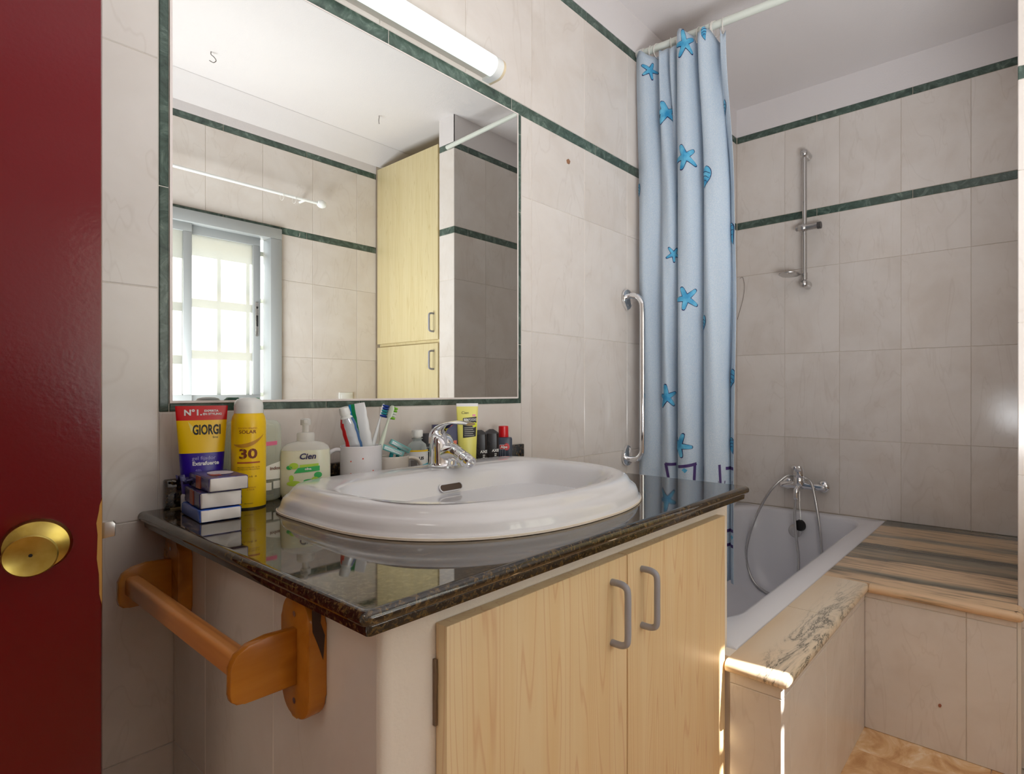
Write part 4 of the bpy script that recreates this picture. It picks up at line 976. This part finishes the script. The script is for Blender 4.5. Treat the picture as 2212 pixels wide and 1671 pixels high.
# sun spray can
c_ = thing('sun_spray_can', 'tall yellow sunscreen spray can with white cap and large brown 30', 'spray can', (0.4115, -0.100, CT), face(.4225, -.1, 0))
R = 0.0265
bm = new_bm(); lathe(bm, [(.0235, 0), (.0262, .002), (R, .005), (R, .146), (.0262, .152), (.0245, .160), (.0215, .166), (.0205, .168)], 40); obj('can_body', bm, YEL, c_)
bm = new_bm(); lathe(bm, [(.0222, .1655), (.0224, .178), (.0212, .185), (.0175, .190), (.010, .1925), (0, .193)], 40, cap0=True, cap1=False); obj('cap', bm, WHITEP, c_)
bm = new_bm(); lathe(bm, [(.0268, 0.0), (.0268, .0022), (.0258, .003)], 40); obj('base_rim', bm, simple('dark_rim', 40, 36, 20, .4), c_)
O = lambda z, x=0: onoval(R, R, z, 0, .0004, x / R)
sw = [(-.0262 + .0524 * t / 16, .017 * (t / 16) ** 2.2 - .0012 * sin(pi * t / 16)) for t in range(17)]; sw2 = [(x, .017 * (k / 16) ** 2.2 - .0082 * sin(pi * min(1, k / 16.0)) ** .8 - .0002) for k, (x, z) in enumerate(sw)]
decal(sw + list(reversed(sw2[1:-1])), SWO, c_, O(.1125), 'swoosh_print', 2)
text('SOLAR', .0082, BRN, c_, 'lettering', O(.1335, -.0015), .0001, 1.05); text('EDICIÓN VERANO', .0035, SWO2, c_, 'lettering', O(.1400, -.0015))
text('30', .0230, BRN, c_, 'lettering', O(.0950, -.001), .0007, 1.25)
decal([(-.018, -.0014), (.018, -.0014), (.018, .0014), (-.018, .0014)], SWO2, c_, O(.0805), 'line_print', 1)
text('PROTECCIÓN FPS ALTA', .0033, BRN, c_, 'lettering', O(.0720)); text('PROTECÇÃO FPS ELEVADA', .0029, BRN, c_, 'lettering', O(.0685))
text('UVA · UVB · IR', .0040, BRN, c_, 'lettering', O(.0560)); text('RESISTENTE', .0030, SWO2, c_, 'lettering', O(.0370, .003)); text('A AGUA', .0030, SWO2, c_, 'lettering', O(.0335, .003))
text('dermatest', .0032, BRN, c_, 'lettering', O(.0100))

# clear shower bottle behind the can
s_ = thing('clear_shower_gel_bottle', 'wide clear plastic bottle with green cap, mostly hidden behind the sunscreen can', 'bottle', (0.4370, -0.0490, CT), face(.474, -.05, 14))
CLR = mk_clear('clear_greenish_plastic', (0.90, 0.94, 0.86, 1), 0.80)
bm = new_bm(); rings(bm, oval_body([(0, .041, .019), (.003, .0455, .022), (.010, .0470, .0232), (.060, .0470, .0232), (.132, .0470, .0232), (.141, .0455, .0225), (.148, .040, .019), (.151, .025, .014), (.153, .013, .0125), (.160, .012, .012)], p=2.8)); obj('bottle_body', bm, CLR, s_, smooth=60)
bm = new_bm(); lathe(bm, [(.0145, .158), (.015, .160), (.014, .188), (.010, .192), (0, .1925)], 28, cap1=False); obj('cap', bm, simple('green_cap', 20, 128, 92, .3), s_)
OB = lambda z, x=0: onoval(.0470, .0232, z, 0, .0008, (x + .006) / .035)
decal([(-.002, .0), (.030, .0015), (.030, .0090), (-.002, .0075)], simple('pink_label', 226, 110, 150, .5), s_, OB(.1020), 'pink_label', 2)
decal([(-.012, .0), (.036, .0), (.036, .032), (.020, .028), (-.012, .016)], simple('white_label', 232, 232, 226, .5), s_, OB(.040), 'white_label', 3)
text('indos', .0085, simple('print_rust', 110, 60, 40, .5), s_, 'lettering', lambda x, z: onoval(.0470, .0232, .0600, 0, .0014, .032 / .035)(x, z), .0002)
decal([(.008, 0), (.020, 0), (.020, .014), (.008, .014)], simple('white_label', 232, 232, 226, .5), s_, OB(.020), 'small_label', 1); decal([(.023, 0), (.036, 0), (.036, .014), (.023, .014)], simple('white_label', 232, 232, 226, .5), s_, OB(.022), 'small_label', 1)
decal([(-.014, 0), (.0, 0), (.0, .032), (-.014, .032)], simple('dark_green_label', 20, 86, 60, .5), s_, OB(.060), 'green_label', 2)

# hand soap pump bottle
p_ = thing('hand_soap_bottle', 'milky white hand soap pump bottle with green leaf label', 'soap bottle', (0.5190, -0.0810, CT), face(.5275, -.07, 0))
MILK = Mat('milky_soap_plastic').set(color=rgb(226, 226, 204), rough=0.18, spec=0.5, sub=0.15).m
bm = new_bm(); rings(bm, oval_body([(0, .036, .0215), (.003, .041, .025), (.012, .0435, .0265), (.050, .0435, .0265), (.080, .0430, .0262), (.0915, .0420, .0255)], p=2.8)); obj('bottle_body', bm, MILK, p_, smooth=60)
bm = new_bm(); rings(bm, oval_body([(.0917, .0418, .0254), (.098, .039, .024), (.104, .031, .020), (.107, .020, .015), (.108, .014, .013)], p=2.6)); obj('clear_shoulder', bm, mk_clear('clear_milky_plastic', (.93, .93, .90, 1), .6), p_, smooth=60)
PT = mk_clear('translucent_pump_plastic', (.9, .9, .88, 1), .45, .2)
bm = new_bm(); lathe(bm, [(.0150, .106), (.0155, .107), (.0155, .122), (.0140, .124), (.0060, .125), (.0060, .140)], 28); lathe(bm, [(.0088, .1385), (.0092, .140), (.0092, .149), (.006, .1515)], 24); box(bm, -.0035, .0035, -.036, 0, .1425, .1505, .0015); pm = obj('pump_head', bm, PT, p_)
OP = lambda z, x=0: onoval(.0435, .0265, z, 0, .0008, x / .035)
text('Cien', .0150, NVY, p_, 'lettering', lambda x, z: onoval(.0435, .0265, .0800, 0, .0008, .004 / .035)(x + z * .2, z), .0004)
GR1 = simple('print_green', 52, 176, 92, .5); GR2 = simple('print_lime', 176, 214, 72, .5)
decal([(-.020, 0), (.024, .003), (.024, .0125), (-.013, .0100)], GR1, p_, OP(.0490), 'green_banner', 2)
decal([(-.010, 0), (.022, .002), (.022, .0068), (-.010, .0050)], GR2, p_, OP(.0595), 'lime_banner', 2)
text('oliva', .0060, WHT, p_, 'lettering', lambda x, z: onoval(.0435, .0265, .0565, 0, .0014, .004 / .035)(x, z), .0002)
for cx, cz, w, h, mt in ((-.020, .063, .008, .006, GR2), (-.0275, .060, .005, .004, GR1), (-.024, .040, .004, .006, GR2), (.021, .044, .007, .006, GR1), (.016, .037, .006, .004, GR2), (-.020, .030, .012, .005, GR2), (.006, .034, .010, .003, GR1)):
    decal([(cx + w * cos(2 * pi * k / 14), cz + h * sin(2 * pi * k / 14)) for k in range(14)], mt, p_, OP(0), 'leaf_print', 1)

# mug and cup
def mug(name, label, x, y, r, h, rz, hr, hz, mat):
    m_ = thing(name, label, 'mug', (x, y, CT), rz)
    bm = new_bm(); lathe(bm, [(r * .86, 0), (r * .97, .003), (r, .008), (r, h - .001), (r - .0012, h), (r - .0028, h - .0005), (r - .0032, h - .003), (r - .0032, .008), (r * .8, .006), (0, .006)], 48, cap1=False); obj('mug_body', bm, mat, m_, smooth=50)
    P = [(-(r - .001), 0, hz + hr * 1.15), (-(r + .010), 0, hz + hr * 1.18), (-(r + .024), 0, hz + hr * .80), (-(r + .0300), 0, hz), (-(r + .025), 0, hz - hr * .8), (-(r + .012), 0, hz - hr * 1.15), (-(r - .001), 0, hz - hr * 1.25)]
    bm = new_bm(); tube(bm, smooth_path(P, 6), .0042, 14, ey=1.35); obj('handle', bm, mat, m_, smooth=60); return m_
CER = Mat('white_ceramic').set(color=rgb(234, 232, 236), rough=.08, spec=.6).m; CRM = Mat('cream_ceramic').set(color=rgb(226, 218, 208), rough=.12, spec=.5).m
m1 = mug('white_mug', 'white ceramic mug with small red dots holding toothpaste and toothbrush', 0.6350, -0.0775, .0410, .0905, face(.6435, -.0775, 8), .028, .050, CER)
for th, z in ((-.62, .061), (-.62, .036), (-.05, .066), (.45, .040), (-.2, .022)):
    decal([(.0016 * cos(2 * pi * k / 10), .0016 * sin(2 * pi * k / 10)) for k in range(10)], simple('print_coral', 222, 96, 84, .4), m1, onoval(.041, .041, z, 0, .0004, th), 'dot_print')
m2 = mug('cream_cup', 'small cream ceramic cup holding two teal razors, right of the white mug', 0.7170, -0.0640, .0345, .0600, face(.7245, -.066, 200), .017, .032, CRM)
decal([(.004, 0), (.009, .003), (.004, .006), (-.004, .004), (-.005, .001)], simple('print_dusty_red', 150, 92, 80, .5), m2, onoval(.0345, .0345, .016, 0, .0004, pi + .35), 'flower_print')

# toothpaste tubes, toothbrushes, razors
def frame(p0, p1, side):
    z = (Vector(p1) - Vector(p0)).normalized(); x = Vector(side); x = (x - z * x.dot(z)).normalized(); y = z.cross(x)
    M = Matrix.Identity(4)
    for i in range(3): M[i][0], M[i][1], M[i][2], M[i][3] = x[i], y[i], z[i], p0[i]
    return M
def paste(name, label, p0, p1, side, wid, cap_up, cols):
    t_ = thing(name, label, 'toothpaste', Vector(p0)); L = (Vector(p1) - Vector(p0)).length
    M = Matrix.Translation(-Vector(p0)) @ frame(p0, p1, side); rows = []
    lb = L - (.022 if cap_up else 0)
    for k in range(17):
        t = k / 16; z = lb * t; q = t if cap_up else 1 - t
        wob = .0007 * sin(k * 2.3)
        rows.append((z, (wid if q < .9 else wid * (1 - (q - .9) * 2.0)) * (1 - .05 * q) + wob, .0010 + .0115 * q ** .7 + wob))
    bm = new_bm(); rings(bm, oval_body(rows, 24))
    for f in bm.faces:
        x = f.calc_center_median().x / wid; mi = 0
        for xm, i in cols[1]:
            if x <= xm: mi = i; break
        f.material_index = mi
    xf(bm, M); obj('tube_body', bm, cols[0], t_)
    if cap_up:
        bm = new_bm(); lathe(bm, [(wid * .78, lb), (.0085, lb + .005), (.0085, lb + .007)], 24, sy=.75); xf(bm, M); obj('shoulder', bm, WHITEP, t_)
        bm = new_bm(); lathe(bm, [(.0100, lb + .007), (.0104, lb + .009), (.0092, L), (0, L + .0004)], 24, cap1=False); xf(bm, M); obj('cap', bm, WHITEP, t_)
    return t_
SIL = Mat('crinkled_silver_foil_plastic').set(color=rgb(206, 210, 216), rough=.2, metal=.35).m
BL2 = simple('print_mid_blue', 70, 110, 160, .3); BLW = simple('toothpaste_white', 232, 234, 236, .3); GRN = simple('print_teal_green', 10, 140, 84, .3); SKY = simple('print_sky_blue', 30, 140, 210, .3)
paste('toothpaste_tube', 'red and silver toothpaste tube standing cap-up in the white mug', (0.634, -0.087, 0.803), (0.5900, -0.090, 0.9500), (.86, -.5, 0), .0158, True, ([REDP, SIL, BL2], [(-.50, 0), (.62, 1), (9, 2)]))
paste('toothpaste_tube', 'white toothpaste tube with blue and green stripe standing crimp-up in the white mug', (0.660, -0.072, 0.803), (0.6330, -0.062, 0.9570), (.75, -.66, .12), .0168, False, ([SKY, BLW, GRN], [(-.62, 0), (-.30, 2), (9, 1)]))
def brush(label, p0, p1, side, body, br1, br2, rows_):
    t_ = thing('toothbrush', label, 'toothbrush', Vector(p0)); L = (Vector(p1) - Vector(p0)).length; M = Matrix.Translation(-Vector(p0)) @ frame(p0, p1, side)
    prf = [(0, .0045, .0035), (.02, .006, .0045), (.07, .0062, .0048), (.11, .0040, .0034), (L - .045, .0026, .0024), (L - .030, .0032, .0022), (L - .024, .0070, .0024), (L - .006, .0074, .0024), (L, .0035, .0015)]
    bm = new_bm(); rings(bm, oval_body(prf, 16)); xf(bm, M); obj('handle', bm, body, t_, smooth=60)
    for i in range(rows_):
        for j in (-1, 0, 1):
            zc = L - .004 - .0056 * i; bm = new_bm(); lathe(bm, [(.0021, .0), (.0024, .0120)], 7, (j * .0044, 0, zc), 'Y'); xf(bm, M); obj('bristle_tuft', bm, br1 if (i // 2) % 2 == 0 else br2, t_)
    return t_
brush('white toothbrush with lime green bristles leaning right in the white mug', (0.650, -0.086, 0.792), (0.7030, -0.086, 0.9515), (0.3, -.95, 0), simple('white_green_handle', 222, 232, 214, .3), simple('lime_bristles', 120, 190, 40, .7), simple('white_bristles', 220, 226, 216, .7), 5)
brush('toothbrush with blue and turquoise bristles, behind the lime green one', (0.644, -0.070, 0.792), (0.6930, -0.068, 0.9550), (-0.75, -.65, 0), BLW, simple('blue_bristles', 24, 62, 150, .7), simple('turquoise_bristles', 20, 140, 150, .7), 5)
TEAL = simple('teal_plastic', 30, 142, 150, .35); TEAL2 = simple('pale_teal_plastic', 120, 190, 190, .35)
def razor(label, tipx, tipy, z, ry_, x0):
    t_ = thing('razor', label, 'razor', (tipx, tipy, z)); M = Matrix.Rotation(radians(-18), 4, 'Z') @ Matrix.Rotation(radians(ry_), 4, 'Y')
    bm = new_bm(); box(bm, -.0245, .0245, -.0055, .0055, -.0060, .0060, .0015); xf(bm, M); hd = obj('head', bm, TEAL2, t_)
    for k in (-1, 0, 1): bm = new_bm(); box(bm, -.021, .021, -.0063, -.0055, k * .0022 - .0004, k * .0022 + .0004); xf(bm, M); obj('blade', bm, SATIN, hd)
    bm = new_bm(); tube(bm, smooth_path([(0, 0.002, -.004), (-.002, .004, -.014), (x0, .006, -.030), (x0 * 1.6, .004, -.055)], 5), .0036, 10, ey=1.4); obj('handle', bm, TEAL, t_, smooth=60)
razor('teal disposable razor, left of the two in the cream cup', 0.7060, -0.082, .8530, 24, -.002)
razor('teal disposable razor, right and higher of the two in the cream cup', 0.7290, -0.074, .8600, 30, -.003)

# small mouthwash bottle
w_ = thing('mouthwash_bottle', 'small clear mouthwash bottle with white cap and white and teal label', 'bottle', (0.7800, -0.1040, CT), face(.78, -.1, 0))
w_.location = (0.7875, -0.0540, CT)
bm = new_bm(); rings(bm, oval_body([(0, .018, .013), (.003, .0215, .0155), (.070, .0215, .0155), (.080, .0195, .0145), (.086, .012, .010), (.088, .010, .009), (.092, .010, .009)], p=2.6)); obj('bottle_body', bm, mk_clear('clear_bluish_plastic', (.86, .93, .93, 1), .7), w_, smooth=60)
bm = new_bm(); lathe(bm, [(.0125, .092), (.0125, .094), (.0115, .0945)], 24); obj('neck_ring', bm, simple('grey_plastic_ring', 150, 156, 154, .3), w_)
bm = new_bm(); lathe(bm, [(.0125, .0975), (.0125, .111), (.0115, .113), (0, .1132)], 28, cap1=False); lathe(bm, [(.009, .0944), (.009, .098)], 20); obj('cap', bm, WHITEP, w_)
OW = lambda z, x=0: onoval(.0215, .0155, z, 0, .0006, x / .0185)
decal([(-.024, 0), (.024, 0), (.024, .058), (-.024, .058)], WHT, w_, OW(.008), 'label', 3)
OW2 = lambda z, x=0: onoval(.0215, .0155, z, 0, .0012, x / .0185)
decal([(-.024, 0), (.024, 0), (.024, .0035), (-.024, .0035)], YEL, w_, OW2(.0635), 'yellow_line', 2)
decal([(.002, 0), (.024, 0), (.024, .026), (.008, .022)], simple('print_aqua', 60, 180, 200, .4), w_, OW2(.010), 'aqua_print', 2)
text('LIS', .0090, BLK, w_, 'lettering', OW2(.048, .0095), .0004)
for k in range(9): decal([(-.014 + .0016 * k, 0), (-.0133 + .0016 * k, 0), (-.0133 + .0016 * k, .018), (-.014 + .0016 * k, .018)], BLK, w_, OW2(.026), 'barcode_line')

# black carton, navy carton
def carton(name, label, x, y, w, d, h, mat, ex=0, tilt=0):
    t_ = thing(name, label, 'box', (x, y, CT), face(x, y, ex)); bm = box(new_bm(), -w / 2, w / 2, -d / 2, d / 2, 0, h, .0008)
    obj('carton_body', bm, mat, t_); return t_
k1 = carton('black_carton', 'slim black cosmetics carton just left of the faucet', .8190, -.0500, .034, .024, .103, simple('black_card', 34, 32, 38, .4), 6)
for z, w in ((.070, .012), (.066, .010), (.060, .014), (.030, .012), (.024, .008)): decal([(-.010, 0), (-.010 + w, 0), (-.010 + w, .0016), (-.010, .0016)], simple('print_grey', 170, 170, 176, .5), k1, flat(-.0126, 0, z), 'small_print')
k2 = carton('navy_carton', 'wide navy blue carton with orange patch standing behind the faucet', 0.8800, -.0500, .080, .014, .122, NAVY, 16)
decal([(-.031, 0), (-.017, 0), (-.017, .014), (-.031, .014)], simple('orange_print', 232, 150, 60, .4), k2, flat(-.0086, 0, .094), 'orange_patch')
decal([(.010, 0), (.018, 0), (.018, .012), (.010, .012)], simple('coral_print', 226, 110, 80, .4), k2, flat(-.0086, 0, .070), 'coral_patch')

# yellow cream tube
y_ = thing('yellow_cream_tube', 'tall pale yellow cream tube with black label, right of the faucet', 'tube', (.9170, -.0760, CT), face(.937, -.07, 10))
H2 = .1735; rows = []
for k in range(21):
    t = k / 20; z = .020 + (H2 - .020) * t; rows.append((z, .0215 + .0055 * t, max(.0010, .0165 * (1 - t) ** .8)))
PY_ = simple('pale_yellow_plastic', 238, 232, 120, .3)
bm, mm = banded(rows, [PY_, WHT], [(.163, 0), (1, 1)]); obj('tube_body', bm, mm, y_)
bm = new_bm(); rings(bm, oval_body([(0, .021, .016), (.0015, .022, .017), (.018, .022, .017), (.0198, .021, .016)])); obj('cap', bm, simple('yellow_cap', 236, 214, 40, .3), y_)
YT = lambda z, x=0: ontube(.0208, .0270, .0190, .0010, H2, z, x, .0010)
YT2 = lambda z, x=0: ontube(.0208, .0270, .0190, .0010, H2, z, x, .0017)
text('Cien', .0095, BLK, y_, 'lettering', YT(.1500, -.006))
decal([(-.012, 0), (.020, .003), (.0225, .052), (-.0115, .049)], BLK, y_, YT(.088), 'black_label', 3)
text('SKIN', .0085, WHT, y_, 'lettering', YT2(.1320, -.004), .0004, .62); text('FOODIES', .0085, WHT, y_, 'lettering', YT2(.1325, .0125), .0, .58)
decal([(.0165 + .0062 * cos(2 * pi * k / 18), .0062 * sin(2 * pi * k / 18)) for k in range(18)], simple('acid_yellow', 214, 224, 20, .4), y_, YT2(.1200), 'round_badge', 1)
decal([(.012, 0), (.020, 0), (.020, .005), (.012, .005)], simple('pink_tag', 240, 150, 170, .4), y_, YT(.141), 'pink_tag')
for k in range(5): decal([(-.009, 0), (.016 - .003 * (k % 2), .0006), (.016 - .003 * (k % 2), .0018), (-.009, .0012)], simple('print_light_grey', 190, 188, 176, .5), y_, YT2(.1120 - .0048 * k), 'small_print', 1)

# two black shower gels
for i, (x, lab) in enumerate(((.9700, 'black faceted shower gel bottle, left of two, right of the yellow cream tube'), (1.0100, 'black faceted shower gel bottle, right of two, beside the red-capped bottle'))):
    y = -.0620; b_ = thing('black_shower_gel_bottle', lab, 'bottle', (x, y, CT), face(x, y, 4), 'black shower gel bottles')
    bm = new_bm(); rings(bm, oval_body([(0, .0165, .013), (.002, .0185, .0145), (.050, .0190, .0150), (.085, .0185, .0145), (.0925, .0180, .0140)], 12, p=2.8)); obj('bottle_body', bm, simple('black_plastic', 34, 30, 31, .3), b_, smooth=25)
    bm = new_bm(); rings(bm, [[(-.018, -.014, .0927), (.018, -.014, .0927), (.018, .014, .0927), (-.018, .014, .0927)], [(-.016, -.012, .097), (.0165, -.012, .0950), (.0165, .012, .0950), (-.016, .012, .097)], [(-.006, -.006, .1035), (.004, -.006, .1035), (.004, .006, .1035), (-.006, .006, .1035)]]); obj('cap', bm, simple('black_plastic', 40, 36, 37, .35), b_, smooth=20)
    for k in range(5): bm = new_bm(); tube(bm, [(-.0165, -.0085, .078 - .009 * k), (-.010, -.0132, .074 - .009 * k), (-.003, -.0150, .068 - .009 * k)], .0008, 6); obj('grip_rib', bm, simple('black_plastic', 48, 44, 45, .35), b_)
    fo = lambda z, x=0: onoval(.0190, .0150, z, 0, .0008, x / .017)
    text('AXE', .0095, WHT, b_, 'lettering', fo(.0480, .0085), .0004); decal([(.006, 0), (.012, 0), (.012, .0025), (.006, .0025)], WHT, b_, fo(.0380), 'small_print'); decal([(.006, 0), (.011, 0), (.011, .0025), (.006, .0025)], WHT, b_, fo(.0335), 'small_print')
# dark blue bottle with red cap
a_ = thing('red_capped_bottle', 'dark grey-blue bottle with red cap and red and white badge, rightmost on the worktop', 'bottle', (1.0570, -.0560, CT), face(1.072, -.056, 2))
GB = simple('dark_grey_blue_plastic', 62, 70, 88, .3)
bm = new_bm(); rings(bm, oval_body([(0, .0215, .0145), (.002, .0235, .016), (.074, .0235, .016), (.0785, .0215, .0145), (.0795, .014, .012)], p=3.2)); obj('bottle_body', bm, GB, a_)
bm = new_bm(); lathe(bm, [(.0135, .0797), (.0137, .081), (.0130, .1085), (.0120, .1095), (0, .1097)], 28, cap1=False); obj('cap', bm, REDP, a_)
fa = lambda z, x=0: onoval(.0235, .016, z, 0, .0008, x / .020); fa2 = lambda z, x=0: onoval(.0235, .016, z, 0, .0015, x / .020)
decal([(-.011, 0), (.010, 0), (.010, .0125), (-.011, .0125)], WHT, a_, fa(.0475, 0), 'badge_border', 1); decal([(.008 + .0078 * cos(2 * pi * k / 16), .0065 + .0095 * sin(2 * pi * k / 16)) for k in range(16)], REDP, a_, fa(.0475), 'badge_circle', 1)
decal([(-.0102, .0008), (.012, .0008), (.012, .0117), (-.0102, .0117)], REDP, a_, lambda x, z: onoval(.0235, .016, .0475, 0, .0012, 0)(x, z), 'badge', 1)
text('Alpe', .0095, WHT, a_, 'lettering', lambda x, z: onoval(.0235, .016, .0538, 0, .0020, .001 / .02)(x, z), .0004)
for k in (-.0135, -.0085, -.003, .004): decal([(k, 0), (k + .0006, 0), (k + .0006, .045), (k, .045)], simple('print_silver', 170, 178, 190, .4), a_, fa(.001), 'pinstripe', 1)

# pocket tissue packs
PKW = simple('wrapped_white_tissue', 226, 222, 220, .35)
for i, (dx, dy, rz, z, h, w, cs, lab) in enumerate(((0, 0, -4, 0, .0200, .0560, (44, 86, 180), 'pocket tissue pack with bright blue wrapper, bottom of the stack'),
        (.0035, .004, -6, .0204, .0255, .0565, (64, 56, 106), 'pocket tissue pack with dark navy wrapper, middle of the stack'),
        (.0085, -.004, -3, .0463, .0225, .0540, (66, 58, 122), 'opened pocket tissue pack with crumpled navy wrapper, top of the stack'))):
    t_ = thing('tissue_pack', lab, 'tissues', (.3435 + dx, -.1330 + dy, CT + z), radians(rz), 'stacked pocket tissue packs')
    rnd = random.Random(i); bm = new_bm(); L = .106
    box(bm, -w / 2 + .001, w / 2 - .001, -L / 2 - .002, -L / 2 + .010, .0014, h - .001, .0016, 2); bmesh.ops.subdivide_edges(bm, edges=[e for e in bm.edges if e.calc_length() > .02], cuts=5)
    for v in bm.verts: v.co += Vector((rnd.uniform(-1, 1), rnd.uniform(-1, 1), rnd.uniform(-1, 1) if .002 < v.co.z < h - .002 else 0)) * .0006
    obj('tissue_end', bm, PKW, t_, 'white end of the folded tissues', smooth=60)
    bm = new_bm(); box(bm, -w / 2 - .0004, w / 2 + .0004, -L / 2, L / 2, .0003, h + .0003, .0022, 3); bmesh.ops.subdivide_edges(bm, edges=[e for e in bm.edges if e.calc_length() > .02], cuts=5)
    for v in bm.verts: v.co += Vector((rnd.uniform(-1, 1), rnd.uniform(-1, 1), rnd.uniform(-1, .2) if .002 < v.co.z else 0)) * .0008
    obj('wrapper', bm, simple('film_wrapper', *cs, .25), t_, smooth=60)
    if i: bm = new_bm(); box(bm, -w / 2 - .0016, -w / 2 - .0002, -.012, .010, .002, h - .001); obj('seal_tab', bm, simple('orange_seal', 176, 84, 50, .35), t_)
    if i == 0: bm = new_bm(); box(bm, -.024, -.010, -L / 2 - .0008, -L / 2 + .001, .010, .0135); obj('printed_mark', bm, NVY, t_)
    if i == 2:
        decal([(.004 + .018 * cos(2 * pi * k / 16), .004 + .026 * sin(2 * pi * k / 16)) for k in range(16)], simple('print_pale', 214, 206, 216, .4), t_, lambda x, z: (x, z, h + .0009), 'oval_print')
        decal([(-.016, -.030), (-.004, -.034), (-.002, -.014), (-.018, -.010)], simple('print_rust_red', 176, 70, 60, .4), t_, lambda x, z: (x, z, h + .0009), 'red_print')
        bm = new_bm(); rows = []
        for k in range(7): rows.append([(-w / 2 - .004 + .004 * sin(k * 1.7) - .0022 * k, .020 + .028 * j / 7, .006 + .010 * (j % 2) * .4 + .004 * sin(k + j) + .0015 * k) for j in range(8)])
        rings(bm, rows, close=False); o = obj('loose_wrapper_end', bm, simple('film_wrapper', 52, 50, 100, .25), t_); mdf = o.modifiers.new('t', 'SOLIDIFY'); mdf.thickness = .0004
